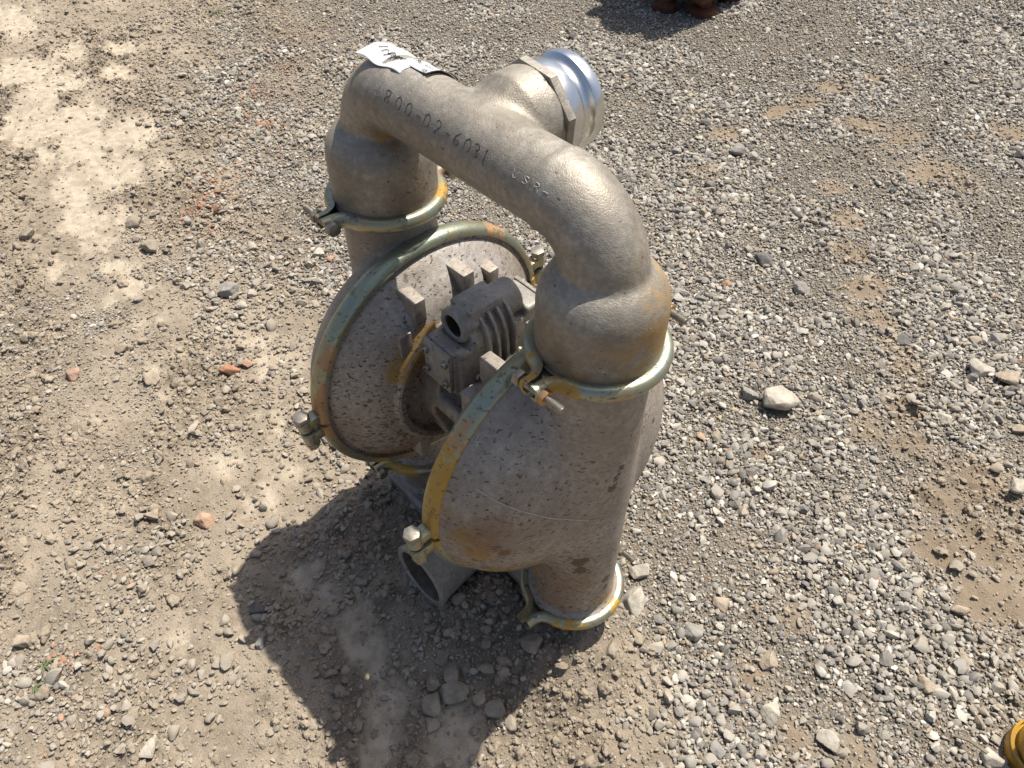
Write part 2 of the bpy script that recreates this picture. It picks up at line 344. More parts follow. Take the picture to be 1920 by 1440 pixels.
# grid: fine where the photograph looks, coarser and coarser outwards to the horizon
def axis_coords(lo, hi, step, far):
    a = list(np.arange(lo, hi+step/2, step)); s = step; v = a[-1]
    up = []
    while v < far: s *= 1.22; v += s; up.append(v)
    s = step; v = a[0]; dn = []
    while v > -far: s *= 1.22; v -= s; dn.append(v)
    return np.array(dn[::-1]+a+up)
FW = CM @ np.array([0, 0, -1.]); FW = FW[:2]/np.linalg.norm(FW[:2]); RT = np.array([FW[1], -FW[0]])
def build_ground():
    a = axis_coords(.28, 1.55, .0045, 3.0); a = a[a < 1.56]
    b = []; v = 1.555; s = .0045
    while v < 3.45: b.append(v); s = .0045+.0035*(v-1.555)/1.9; v += s
    s = .0085
    while v < 130: b.append(v); s *= 1.25; v += s
    fwd = np.concatenate([a[a > -200], np.array(b)])
    lat = axis_coords(-1.95, 1.95, .0062, 130)
    fwd = np.unique(np.round(fwd, 5)); fwd = fwd[fwd > -4]
    back = -np.geomspace(.3, 60, 14)[::-1]; fwd = np.concatenate([back, fwd[fwd > -.2]])
    L, Fd = np.meshgrid(lat, fwd)
    X = CAM[0]+L*RT[0]+Fd*FW[0]; Y = CAM[1]+L*RT[1]+Fd*FW[1]
    x, y = X.ravel(), Y.ravel(); near = (np.hypot(x, y) < 6)
    Z = np.zeros(x.shape); G = np.full(x.shape, .7); SI = np.zeros(x.shape); RO = np.zeros(x.shape)
    z = zones(x[near], y[near]); Z[near] = height(x[near], y[near], z)
    G[near], SI[near], RO[near] = z
    nr, nc = X.shape
    i = np.arange(nr*nc).reshape(nr, nc)
    F = np.stack([i[:-1, :-1], i[:-1, 1:], i[1:, 1:], i[1:, :-1]], -1).reshape(-1, 4)
    me = bpy.data.meshes.new('ground')
    V = np.stack([x, y, Z], 1).astype(np.float32)
    me.vertices.add(len(V)); me.vertices.foreach_set('co', V.ravel())
    me.loops.add(F.size); me.loops.foreach_set('vertex_index', F.ravel().astype(np.int32))
    me.polygons.add(len(F)); me.polygons.foreach_set('loop_start', np.arange(0, F.size, 4, dtype=np.int32))
    me.update(calc_edges=True); me.validate()
    me.polygons.foreach_set('use_smooth', np.ones(len(F), bool))
    DP = np.zeros(x.shape); DP[near] = blobsum(*warp(x[near], y[near]), DIRT)
    for k, a_ in (('gravel', G), ('silt', SI), ('rough', RO), ('dirtp', DP)):
        at = me.attributes.new(k, 'FLOAT', 'POINT'); at.data.foreach_set('value', a_.astype(np.float32))
    o = bpy.data.objects.new('ground', me); COL.objects.link(o)
    me.materials.append(ground_mat())
    return tag(o, kind='structure')
MUDA, MUDB, SILTC, GRIT = (.355, .298, .228), (.255, .212, .16), (.53, .465, .37), (.11, .094, .074)
def mud_colour(N, P):
    c = N.mix(N.ramp(N.noise(P, 7, 6, .65), .38, .64), MUDA, MUDB)
    c = N.mix(N.ramp(N.noise(P, 90, 5, .6), .45, .75, 0, .5), c, (.43, .37, .29))
    return c
def ground_mat():
    m, t, b = nodes('dry_mud_and_grit'); N = NB(t); P = N.pos()
    c = mud_colour(N, P)
    g = N.attr('gravel'); s = N.attr('silt')
    c = N.mix(N.ramp(N.math('ADD', N.attr('rough'), N.math('MULTIPLY', N.math('SUBTRACT', N.noise(P, 30, 5, .65), .5), .9)), .45, 1.0, 0, .6), c, (.165, .135, .10))
    c = N.mix(N.ramp(N.attr('dirtp'), .1, .6, 0, .75), c, N.mix(N.noise(P, 34, 5, .65), (.30, .235, .165), (.17, .13, .09)))
    # fine grit between the stones
    cell = N.vor(P, 230, 'F1', 'Color'); sep = N.n('ShaderNodeSeparateColor'); t.links.new(cell, sep.inputs[0])
    gc = N.mix(sep.outputs[0], (.085, .075, .062), (.36, .33, .28))
    gc = N.mix(N.ramp(sep.outputs[1], .8, .95, 0, .7), gc, (.36, .22, .12))
    gritm = N.math('MULTIPLY', N.ramp(N.math('ADD', g, N.math('MULTIPLY', N.math('SUBTRACT', N.noise(P, 40, 5, .6), .5), .8)), .2, .75), .80)
    c = N.mix(gritm, c, N.mix(.45, gc, GRIT))
    c = N.mix(N.math('MULTIPLY', s, .92), c, N.mix(N.ramp(N.noise(P, 45, 6, .68), .38, .62), SILTC, (.40, .335, .25)))
    pit = N.ramp(N.noise(P, 260, 3, .6), .30, .42, .45, 0)
    c = N.mix(N.math('MULTIPLY', pit, N.math('SUBTRACT', 1.0, N.math('MULTIPLY', s, .7))), c, (.15, .115, .08))
    t.links.new(c, b.inputs['Base Color']); b.inputs['Roughness'].default_value = .95
    b.inputs['Specular IOR Level'].default_value = .2
    h = N.math('ADD', N.math('MULTIPLY', N.noise(P, 330, 4, .65), .9), N.math('MULTIPLY', N.vor(P, 230), N.math('MULTIPLY', gritm, -1.2)))
    h = N.math('ADD', h, N.math('MULTIPLY', N.noise(P, 900, 2, .6), .3))
    t.links.new(N.bump(h, .9, .0045), b.inputs['Normal'])
    return m
build_ground()

# ------------------------------------------------------------------ gravel and clods (uncountable: instanced stuff)
def ico(sub):
    bm = bmesh.new(); bmesh.ops.create_icosphere(bm, subdivisions=sub, radius=1)
    bm.verts.ensure_lookup_table(); V = np.array([v.co[:] for v in bm.verts]); F = [tuple(v.index for v in f.verts) for f in bm.faces]; bm.free()
    return V, F
def n3(V, sc, s):
    return (fbm(V[:, 0]*sc+V[:, 2]*sc*.7, V[:, 1]*sc-V[:, 2]*sc*.6, 3, s)+fbm(V[:, 2]*sc+9, V[:, 0]*sc*.8+V[:, 1]*sc*.5, 3, s+7))*.5-.5
def stone_shape(seed, sub=2, planes=13, soft=.10, lump=.10):
    r = np.random.default_rng(seed); D, F = ico(sub)
    nrm = r.normal(size=(planes, 3)); nrm /= np.linalg.norm(nrm, axis=1)[:, None]
    hh = r.uniform(.62, 1.0, planes)
    dt = D@nrm.T; rad = np.where(dt > .08, hh/np.maximum(dt, .08), 9)
    k = 1/soft; m = -np.log(np.sum(np.exp(-k*np.minimum(rad, 3)), axis=1))/k
    m = np.minimum(m, 1.35)
    V = D*m[:, None]*(1+lump*n3(D, 2.2, seed)*2)[:, None]
    V /= np.abs(V).max()
    return V*np.array([1.0, r.uniform(.68, .98), r.uniform(.5, .85)]), F
def clod_shape(seed, sub=3):
    D, F = ico(sub); r = np.random.default_rng(seed)
    V = D*(1+1.5*n3(D, 1.7, seed)+1.3*n3(D, 4.2, seed+3)+.6*n3(D, 11, seed+5))[:, None]
    V /= np.abs(V).max()
    return V*np.array([1, r.uniform(.7, 1), r.uniform(.5, .8)]), F
def stone_mat():
    m, t, b = nodes('gravel_stone'); N = NB(t)
    c = N.attr('col', 'INSTANCER', 'Color'); P = N.pos()
    c = N.mix(N.ramp(N.noise(P, 130, 5, .65), .3, .7, 0, .45), c, (.30, .265, .215))
    c = N.mix(N.ramp(N.noise(P, 420, 3, .6), .52, .72, 0, .35), c, (.5, .46, .40))
    t.links.new(c, b.inputs['Base Color']); b.inputs['Roughness'].default_value = .82; b.inputs['Specular IOR Level'].default_value = .3
    t.links.new(N.bump(N.noise(P, 420, 5, .65), .5, .0015), b.inputs['Normal'])
    return m
def clod_mat():
    m, t, b = nodes('mud_clod'); N = NB(t); P = N.pos()
    c = mud_colour(N, P); c = N.mix(N.ramp(N.noise(P, 260, 3, .6), .3, .42, .4, 0), c, (.15, .115, .08))
    t.links.new(c, b.inputs['Base Color']); b.inputs['Roughness'].default_value = .95; b.inputs['Specular IOR Level'].default_value = .2
    t.links.new(N.bump(N.noise(P, 330, 5, .7), .8, .0025), b.inputs['Normal'])
    return m
def proto_collection(name, shapes, mat):
    c = bpy.data.collections.new(name)
    for i, (V, F) in enumerate(shapes):
        me = bpy.data.meshes.new(name); me.from_pydata(V.tolist(), [], F); me.update()
        me.polygons.foreach_set('use_smooth', np.ones(len(F), bool))
        if 'stone' in name: me.set_sharp_from_angle(angle=math.radians(32))
        me.materials.append(mat)
        c.objects.link(bpy.data.objects.new(f'{name}_{i:02d}', me))
    return c
def scatter(name, pts, rot, scl, idx, colr, coll):
    me = bpy.data.meshes.new(name); n = len(pts)
    me.vertices.add(n); me.vertices.foreach_set('co', pts.astype(np.float32).ravel())
    for k, ty, a, f in (('rot', 'FLOAT_VECTOR', rot, 'vector'), ('scl', 'FLOAT_VECTOR', scl, 'vector'), ('col', 'FLOAT_COLOR', colr, 'color')):
        at = me.attributes.new(k, ty, 'POINT'); at.data.foreach_set(f, a.astype(np.float32).ravel())
    at = me.attributes.new('idx', 'INT', 'POINT'); at.data.foreach_set('value', idx.astype(np.int32))
    o = bpy.data.objects.new(name, me); COL.objects.link(o)
    g = bpy.data.node_groups.new(name, 'GeometryNodeTree')
    g.interface.new_socket('Geometry', in_out='INPUT', socket_type='NodeSocketGeometry')
    g.interface.new_socket('Geometry', in_out='OUTPUT', socket_type='NodeSocketGeometry')
    nn = g.nodes; gi = nn.new('NodeGroupInput'); go = nn.new('NodeGroupOutput')
    ip = nn.new('GeometryNodeInstanceOnPoints'); ci = nn.new('GeometryNodeCollectionInfo')
    ci.inputs['Collection'].default_value = coll; ci.inputs['Separate Children'].default_value = True; ci.inputs['Reset Children'].default_value = True
    def na(nm, ty):
        q = nn.new('GeometryNodeInputNamedAttribute'); q.data_type = ty; q.inputs['Name'].default_value = nm; return q.outputs['Attribute']
    L = g.links.new
    m2p = nn.new('GeometryNodeMeshToPoints'); L(gi.outputs[0], m2p.inputs['Mesh'])
    L(m2p.outputs[0], ip.inputs['Points']); L(ci.outputs[0], ip.inputs['Instance'])
    ip.inputs['Pick Instance'].default_value = True
    L(na('idx', 'INT'), ip.inputs['Instance Index']); L(na('rot', 'FLOAT_VECTOR'), ip.inputs['Rotation']); L(na('scl', 'FLOAT_VECTOR'), ip.inputs['Scale'])
    L(ip.outputs[0], go.inputs[0])
    md = o.modifiers.new('scatter', 'NODES'); md.node_group = g
    return o
# picked rocks are listed here so that the gravel keeps clear of them
#       u     v    w   h   colour            seed  label
PALE, GREY, TAN, DARK, BRICK, DUST = (.47, .43, .36), (.30, .285, .26), (.40, .335, .255), (.16, .155, .148), (.36, .185, .115), (.33, .285, .225)
ROCKS = [
 (1455, 757, 66, 46, PALE, 3, 'largest pale tan rock lying on the grey gravel right of the pump'),
 (1835, 690, 44, 34, PALE, 4, 'pale chunky rock at the right edge, left one of the close pair'),
 (1889, 713, 42, 34, TAN, 5, 'tan faceted rock at the right edge, right one of the close pair'),
 (1820, 726, 24, 22, PALE, 6, 'small white stone just below the pair of rocks at the right edge'),
 (1772, 783, 28, 30, PALE, 7, 'pale wedge shaped stone below the pair of rocks by the right edge'),
 (1902, 916, 42, 30, PALE, 8, 'pale blocky rock touching the right edge at mid height'),
 (1908, 806, 30, 18, TAN, 9, 'flat tan stone cut by the right edge below the pair of rocks'),
 (1443, 1333, 36, 44, PALE, 10, 'pale oval rock alone on brown dirt right of the shadow'),
 (1553, 1386, 44, 42, PALE, 11, 'long pale rock near the bottom edge, right of the oval one'),
 (1298, 1188, 38, 30, GREY, 12, 'square grey stone on the gravel right of the lower clamp'),
 (1736, 1277, 32, 34, TAN, 13, 'smooth tan rock on gravel near the lower right'),
 (1789, 1297, 20, 30, PALE, 14, 'white pitted stone just right of the smooth tan rock'),
 (1345, 1402, 30, 30, GREY, 15, 'rounded grey rock half buried in dirt near the bottom edge'),
 (1855, 1420, 40, 34, PALE, 16, 'pale rock at the bottom edge beside the yellow metal object'),
 (1798, 1141, 34, 20, TAN, 17, 'flat brown stone on bare dirt at lower right'),
 (1440, 1235, 36, 36, TAN, 18, 'tan rock on gravel above the pale oval one'),
 (1352, 1135, 34, 30, TAN, 19, 'tan block on gravel right of the square grey stone'),
 (1690, 640, 30, 22, DARK, 20, 'dark grey stone on the dirt streak right of the pump'),
 (1500, 540, 30, 28, GREY, 21, 'grey rough rock on gravel above the largest pale rock'),
 (1430, 488, 34, 24, DARK, 22, 'dark slate stone on gravel right of the upper elbow'),
 (1405, 738, 34, 30, GREY, 23, 'grey stone just left of the largest pale rock'),
 (1380, 285, 34, 26, GREY, 24, 'grey rock on gravel right of the zinc pipe fitting'),
 (1322, 230, 24, 18, DARK, 25, 'dark round stone right of the zinc pipe fitting'),
 (1910, 292, 30, 18, DARK, 26, 'dark flat stone at the right edge in the upper part'),
 (1185, 1128, 42, 62, PALE, 27, 'big pale rock leaning against the lower clamp'),
 (1196, 1076, 38, 32, PALE, 28, 'pale block by the bolt of the lower clamp'),
 (431, 551, 36, 30, GREY, 29, 'grey angular rock on the mud left of the pump'),
 (601, 477, 28, 24, PALE, 30, 'pale stone just below the bolt of the far upper clamp'),
 (435, 703, 40, 20, BRICK, 31, 'elongated brick red fragment on the mud left of the pump'),
 (468, 689, 24, 16, (.45, .30, .21), 32, 'small salmon coloured chip touching the brick red fragment'),
 (384, 977, 38, 28, (.48, .32, .22), 33, 'flat pinkish stone on the mud above the shadow'),
 (352, 539, 24, 20, PALE, 34, 'round pale stone on the mud left of the grey angular rock'),
 (283, 1402, 30, 34, PALE, 35, 'pale rock near the bottom edge at the lower left'),
 (44, 1197, 32, 26, TAN, 36, 'flat square tan stone near the left edge above the weeds'),
 (287, 714, 34, 24, TAN, 37, 'tan wedge rock on the mud left of the brick red fragment'),
 (230, 653, 22, 22, TAN, 38, 'tan block with ochre top on the mud at left'),
 (140, 702, 26, 26, (.40, .27, .20), 39, 'reddish brown stone on the mud at far left'),
 (52, 630, 28, 20, TAN, 40, 'pale brown stone near the left edge at mid height'),
 (285, 465, 34, 24, DUST, 41, 'dusty brown rock on the mud at upper left'),
 (253, 418, 32, 24, DUST, 42, 'dusty angular rock just above the other brown one at upper left'),
 (52, 443, 30, 22, DUST, 43, 'dusty rounded rock near the left edge in the upper part'),
 (288, 988-20, 30, 20, TAN, 44, 'pale tan flat rock on the mud above the flat pinkish stone'),
 (853, 1302, 56, 36, DUST, 45, 'largest dusty grey rock inside the shadow'),
 (812, 1322, 38, 38, DUST, 46, 'round dusty rock in the shadow left of the largest one'),
 (929, 1331, 42, 32, DUST, 47, 'dusty rock in the shadow right of the largest one'),
 (848, 1268, 28, 36, DUST, 48, 'upright dusty stone in the shadow above the largest one'),
 (910, 1266, 38, 20, DUST, 49, 'flat long dusty stone in the shadow below the clamp'),
 (876, 1255, 26, 26, DUST, 50, 'squarish dusty stone between the upright and the flat long ones'),
 (813, 1286, 26, 24, DUST, 51, 'small dusty stone at the left end of the shadowed rocks'),
 (900, 1312, 24, 28, DUST, 52, 'small blocky dusty stone touching the largest shadowed rock'),
 (944, 1271, 24, 18, DUST, 53, 'small flat dusty stone right of the flat long one'),
 (829, 1240, 30, 26, DUST, 54, 'dusty triangular stone highest of the shadowed rocks'),
 (811, 1357, 30, 26, DUST, 55, 'lowest dusty stone below the round one in the shadow'),
 (958, 1357, 22, 28, DUST, 56, 'dusty stone at the lit edge of the shadow, lowest right'),
 (486, 1141, 32, 22, DARK, 57, 'dark stone just inside the left tip of the shadow'),
 (470, 1161, 26, 20, DUST, 58, 'pale rounded stone at the left tip of the shadow'),
 (492, 1201, 20, 38, GREY, 59, 'upright blue grey stone inside the left tip of the shadow'),
 (862, 1142, 28, 20, DUST, 60, 'small stone on the dirt in front of the lower inlet port'),
 (995, 1262-30, 44, 36, DUST, 61, 'dusty slab below the ears of the lower near clamp'),
 (1300-160, 1240, 24, 28, DUST, 62, 'dusty stone beside the lower right border of the shadow'),
]
VIS = [gp(-260, -90), gp(2200, -90), gp(2180, 1560), gp(-260, 1560)]
def in_vis(x, y):
    ok = np.ones(x.shape, bool); n = 4
    for i in range(n):
        a, b = VIS[i], VIS[(i+1) % n]; ok &= ((b[0]-a[0])*(y-a[1])-(b[1]-a[1])*(x-a[0])) < 0
    return ok
if not in_vis(np.array([0.2]), np.array([0.2]))[0]:
    VIS = VIS[::-1]
rock_spots = []
for (u, v, wpx, hpx, c_, s_, l_) in ROCKS:
    q = gp(u, v+hpx*.15); e = gp(u+wpx/2, v+hpx*.15); rock_spots.append((q[0], q[1], float(np.hypot(*(e-q)[:2]))))
rock_spots = np.array(rock_spots)
def field(cell, seed):
    r = np.random.default_rng(seed)
    P = np.array(VIS)[:, :2]; lo, hi = P.min(0), P.max(0)
    X, Y = np.meshgrid(np.arange(lo[0], hi[0], cell), np.arange(lo[1], hi[1], cell))
    x = (X+r.uniform(-.48, .48, X.shape)*cell).ravel(); y = (Y+r.uniform(-.48, .48, X.shape)*cell).ravel()
    k = in_vis(x, y); x, y = x[k], y[k]
    keep = np.ones(len(x), bool)
    for a, b, rr in rock_spots: keep &= (np.hypot(x-a, y-b) > rr*.8)
    return x[keep], y[keep], r
PAL = np.array([(.47, .445, .39), (.35, .335, .30), (.25, .245, .235), (.16, .162, .165), (.095, .10, .105), (.38, .325, .25), (.30, .24, .175), (.60, .575, .52), (.36, .22, .13), (.33, .16, .085), (.45, .36, .19)])
PW = np.array([.20, .20, .16, .12, .08, .10, .04, .085, .007, .003, .005]); PW = PW/PW.sum()
def build_gravel():
    out = []
    for cell, d0, d1, pg, pm, seed, sink in ((.0053, .0036, .0060, .96, .10, 1, .02), (.0090, .0062, .0112, .92, .045, 2, .03), (.0178, .0115, .0185, .60, .03, 3, .05), (.044, .018, .026, .34, .05, 4, .10)):
        x, y, r = field(cell, seed)
        z = zones(x, y); g, si, ro = z
        g2 = sstep(.10, .66, g+.55*(fbm(x*14, y*14, 4, 33)-.5)*(1 if cell < .03 else .4))
        pr = (pm+(pg-pm)*g2)*(1-.8*si)
        if cell < .007: pr *= np.where(np.hypot(x-CAM[0], y-CAM[1]) > 1.9, .55, 1.0)
        k = r.uniform(size=len(x)) < pr; x, y = x[k], y[k]; g = g2[k]; zz = tuple(a[k] for a in z)
        n = len(x); d = r.uniform(d0, d1, n)*np.where(r.uniform(size=n) < .06, 1.35, 1)*(.72+.56*sstep(.3, .7, fbm(x*5, y*5, 3, 91)))
        h = height(x, y, zz)+d*(.5*.55-sink)
        s = np.stack([d*r.uniform(.42, .62, n), d*r.uniform(.42, .6, n), d*r.uniform(.38, .55, n)], 1)
        rot = np.stack([r.normal(0, .35, n), r.normal(0, .35, n), r.uniform(0, 6.283, n)], 1)
        ci = r.choice(len(PAL), n, p=PW); c = PAL[ci]*r.uniform(.55, 1.08, (n, 1))
        o = blobsum(x, y, ORANGE); om = r.uniform(size=n) < o*.85
        oc = np.array([(.33, .155, .085), (.38, .225, .145), (.29, .155, .09), (.36, .27, .19)])[r.integers(0, 4, om.sum())]
        dusty = .12+(1-g)[:, None]*.74; c = c*(1-dusty)+np.array([.315, .27, .21])*dusty*r.uniform(.85, 1.2, (n, 1)); c[om] = oc
        out.append((np.stack([x, y, h], 1), rot, s, r.integers(0, 16, n), np.concatenate([c, np.ones((n, 1))], 1)))
    cc = [np.concatenate(a) for a in zip(*out)]
    coll = proto_collection('stone_shape', [stone_shape(500+i, 2) for i in range(16)], stone_mat())
    o = scatter('gravel', *cc, coll)
    tag(o, 'loose grey, white and tan crushed gravel spread over the ground', 'gravel', kind='stuff')
    out = []
    for cell, d0, d1, pm, seed in ((.0070, .0035, .0080, .95, 11), (.015, .008, .017, .75, 12), (.036, .014, .030, .55, 13)):
        x, y, r = field(cell, seed); z = zones(x, y); g, si, ro = z
        pr = pm*(1-sstep(.25, .7, g))*(1-.88*si)*(.16+.95*ro)
        k = r.uniform(size=len(x)) < pr; x, y = x[k], y[k]; zz = tuple(a[k] for a in z); n = len(x)
        d = r.uniform(d0, d1, n); h = height(x, y, zz)+d*.06
        s = np.stack([d*r.uniform(.45, .65, n), d*r.uniform(.45, .65, n), d*r.uniform(.35, .55, n)], 1)
        rot = np.stack([r.normal(0, .4, n), r.normal(0, .4, n), r.uniform(0, 6.283, n)], 1)
        out.append((np.stack([x, y, h], 1), rot, s, r.integers(0, 10, n), np.ones((n, 4))))
    cc = [np.concatenate(a) for a in zip(*out)]
    coll = proto_collection('clod_shape', [clod_shape(700+i) for i in range(10)], clod_mat())
    o = scatter('mud_crumbs', *cc, coll)
    tag(o, 'crumbled clods of dried brown mud around and left of the pump', 'mud', kind='stuff')
build_gravel()

# ------------------------------------------------------------------ implicit surfaces for the castings
def smin(a, b, k):
    h = np.clip(.5+.5*(b-a)/k, 0, 1); return b*(1-h)+a*h-k*h*(1-h)
def smax(a, b, k): return -smin(-a, -b, k)
def cyl(P, axis, c, r, a, b, rnd=.003):
    i = 'xyz'.index(axis); o = [j for j in range(3) if j != i]
    d = np.hypot(P[..., o[0]]-c[o[0]], P[..., o[1]]-c[o[1]])-(r-rnd); h = np.maximum(a+rnd-P[..., i], P[..., i]-b+rnd)
    return np.minimum(np.maximum(d, h), 0)+np.hypot(np.maximum(d, 0), np.maximum(h, 0))-rnd
def cone(P, axis, c, r0, a, r1, b, rnd=.002):
    i = 'xyz'.index(axis); o = [j for j in range(3) if j != i]
    t = np.clip((P[..., i]-a)/(b-a), 0, 1); d = (np.hypot(P[..., o[0]]-c[o[0]], P[..., o[1]]-c[o[1]])-(r0+(r1-r0)*t))*math.cos(math.atan2(r1-r0, b-a))
    return smax(d, np.maximum(a-P[..., i], P[..., i]-b), rnd)
def sph(P, c, r, s=(1, 1, 1)):
    q = (P-np.array(c))/np.array(s); l = np.linalg.norm(q, axis=-1); return (l-r)*min(s)
def rbox(P, c, hs, rnd):
    q = np.abs(P-np.array(c))-np.array(hs)+rnd
    return np.linalg.norm(np.maximum(q, 0), axis=-1)+np.minimum(q.max(-1), 0)-rnd
def elbow(P, c, rb, r, sx):
    "quarter torus in the xz plane: centre c, bend radius rb, turning from +-x to down"
    x = (P[..., 0]-c[0])*sx; z = P[..., 2]-c[2]; y = P[..., 1]-c[1]
    d = np.hypot(np.hypot(x, z)-rb, y)-r
    return np.where((x > -.004) & (z > -.004), d, .05+np.abs(d))
def nets(f, lo, hi, res):
    lo, hi = np.array(lo, float), np.array(hi, float); n = np.ceil((hi-lo)/res).astype(int)+1
    g = [lo[i]+res*np.arange(n[i]) for i in range(3)]
    P = np.stack(np.meshgrid(*g, indexing='ij'), -1); D = f(P)
    s = D < 0
    nx, ny, nz = n-1
    cnt = np.zeros((nx, ny, nz)); acc = np.zeros((nx, ny, nz, 3))
    off = [(i, j, k) for i in (0, 1) for j in (0, 1) for k in (0, 1)]
    sl = lambda o: (slice(o[0], o[0]+nx), slice(o[1], o[1]+ny), slice(o[2], o[2]+nz))
    for a in off:
        for ax in range(3):
            if a[ax]: continue
            b = list(a); b[ax] = 1; b = tuple(b)
            da, db = D[sl(a)], D[sl(b)]; m = (da < 0) != (db < 0)
            t = np.where(m, da/np.where(m, da-db, 1), 0)
            p = np.zeros(da.shape+(3,)); p[...] = a; p[..., ax] += t
            acc += p*m[..., None]; cnt += m
    act = cnt > 0; idx = -np.ones(act.shape, int); idx[act] = np.arange(act.sum())
    ijk = np.argwhere(act); V = lo+res*(ijk+acc[act]/cnt[act][:, None])
    F = []
    for ax in range(3):
        o1, o2 = [(1, 2), (2, 0), (0, 1)][ax]
        A = np.take(s, range(0, n[ax]-1), ax); B = np.take(s, range(1, n[ax]), ax); e = np.argwhere(A != B)
        e = e[(e[:, o1] > 0) & (e[:, o2] > 0) & (e[:, o1] < n[o1]-1) & (e[:, o2] < n[o2]-1)]
        ins = s[tuple(e.T)]
        def c(d1, d2):
            q = e.copy(); q[:, o1] -= d1; q[:, o2] -= d2; return idx[tuple(q.T)]
        q = np.stack([c(1, 1), c(0, 1), c(0, 0), c(1, 0)], 1); q[~ins] = q[~ins][:, ::-1]; F.append(q)
    F = np.concatenate(F)
    h = res*.25
    for _ in range(3):
        d = f(V); gr = np.stack([(f(V+np.eye(3)[i]*h)-f(V-np.eye(3)[i]*h))/(2*h) for i in range(3)], -1)
        st = (d/np.maximum((gr**2).sum(-1), .2)); st = np.clip(st, -res*.5, res*.5)
        V = V-gr*st[:, None]
    return V, F.tolist()
def blob3(V, L):
    t = np.zeros(len(V))
    for x, y, z, r, k in L: t = np.maximum(t, k*np.exp(-((V[:, 0]-x)**2+(V[:, 1]-y)**2+(V[:, 2]-z)**2)/(r*r)))
    return t
def lift(V): V = np.array(V, float); V[:, 2] += H; return V

W2, DB, RB, ZU, ZL, ZT, RP = .176, .1129, .1884, .219, -.2549, .3647, .039
pump = empty('diaphragm_pump')
tag(pump, 'weathered cast metal double diaphragm pump with arched top pipe, standing on the dirt', 'pump')

# ---- outlet manifold
def f_out(P):
    d = cyl(P, 'x', (0, 0, ZT), RP, -W2+.058, W2-.058, .0005)
    d = smin(d, cyl(P, 'x', (0, 0, ZT), RP, -W2+.04, W2-.04, .03), .002)
    for s in (-1, 1):
        d = smin(d, elbow(P, (s*(W2-.062), 0, ZT-.062), .062, .0405, s), .004)
        dome = smax(cyl(P, 'z', (s*W2, 0, 0), .0635, ZU-.12, .322, .046), ZU-.012-P[..., 2], .002)
        d = smin(d, cyl(P, 'z', (s*W2, 0, 0), .041, .27, ZT-.058, .001), .006)
        d = smin(d, dome, .0045)
        d = smin(d, cyl(P, 'z', (s*W2, 0, 0), .0655, ZU-.012, ZU-.002, .002), .003)
    br = cone(P, 'y', (0, 0, ZT), .031, .0, .0515, .040, .003)
    br = smin(br, cyl(P, 'y', (0, 0, ZT), .052, .040, .072, .0025), .003)
    d = smin(d, br, .011)
    return smax(d, -cyl(P, 'y', (0, 0, ZT), .039, .06, .12, .001), .002)
V, F = nets(f_out, (-.25, -.075, .19), (.25, .112, .44), .0034)
paint = blob3(V, [(.22, .0, .25, .08, .64), (.18, -.06, .24, .06, .52), (.20, .0, .33, .05, .45), (-.18, -.05, .24, .06, .40), (.235, .02, .27, .055, .85), (.215, .045, .285, .045, .75), (.21, -.02, .24, .05, .5), (.16, -.055, .235, .05, .45), (.215, .01, .345, .03, .45), (.12, -.02, .31, .03, .4), (.19, -.06, .225, .05, .55), (.23, .0, .235, .05, .55), (.12, -.03, .235, .04, .5), (-.225, -.05, .225, .03, .5), (-.125, .0, .25, .05, .5),
                   (-.135, -.02, .322, .03, .6), (-.04, .035, ZT+.005, .016, 1.0), (0, .06, .415, .03, .45), (.05, 0, ZT-.04, .04, .4), (-.2, -.03, .27, .03, .2), (0, -.01, .327, .05, .3)])
film = blob3(V, [(.18, -.06, .23, .06, .5), (-.125, -.01, .235, .05, .6), (-.13, 0, .32, .04, .6), (.17, -.04, .31, .03, .35), (0, 0, .326, .1, .35), (-.16, -.05, .25, .05, .25)])
rust = .05+blob3(V, [(-.125, .01, .245, .035, .9), (-.12, 0, .27, .03, .6), (.2, -.05, .225, .06, .25), (.05, -.03, .34, .04, .2)])
out_manifold = mk('outlet_manifold', lift(V), F, M_CAST, pump, sharp=None, attrs={'paint': paint, 'film': film, 'rust': rust})
# ---- cam-lock fitting
prof = [(.069, .0), (.069, .047), (.0785, .0502), (.0800, .0505), (.0960, .0505), (.0968, .0500), (.0974, .0488), (.0995, .0460), (.1025, .0444), (.1070, .0444), (.1100, .0462), (.1122, .0488), (.1130, .0500), (.1138, .0505), (.1245, .0505), (.1262, .0497), (.1270, .0470), (.1262, .0430), (.075, .041)]
V, F = lathe(prof, 'y', (0, 0, ZT+H), 96)
adapter = mk('camlock_adapter', V, F, M_ZINC, pump, sharp=40)
adapter['label'] = 'bright zinc plated quick coupling fitting on the top outlet'
V, F = prism(hexa(.0572, .30, 8), 'y', .0695, .0800, .0014); V[:, 2] += ZT+H
mk('hex_collar', V, F, M_CAST, adapter, attrs={'paint': np.zeros(len(V)), 'film': np.zeros(len(V)), 'rust': np.full(len(V), .1)})

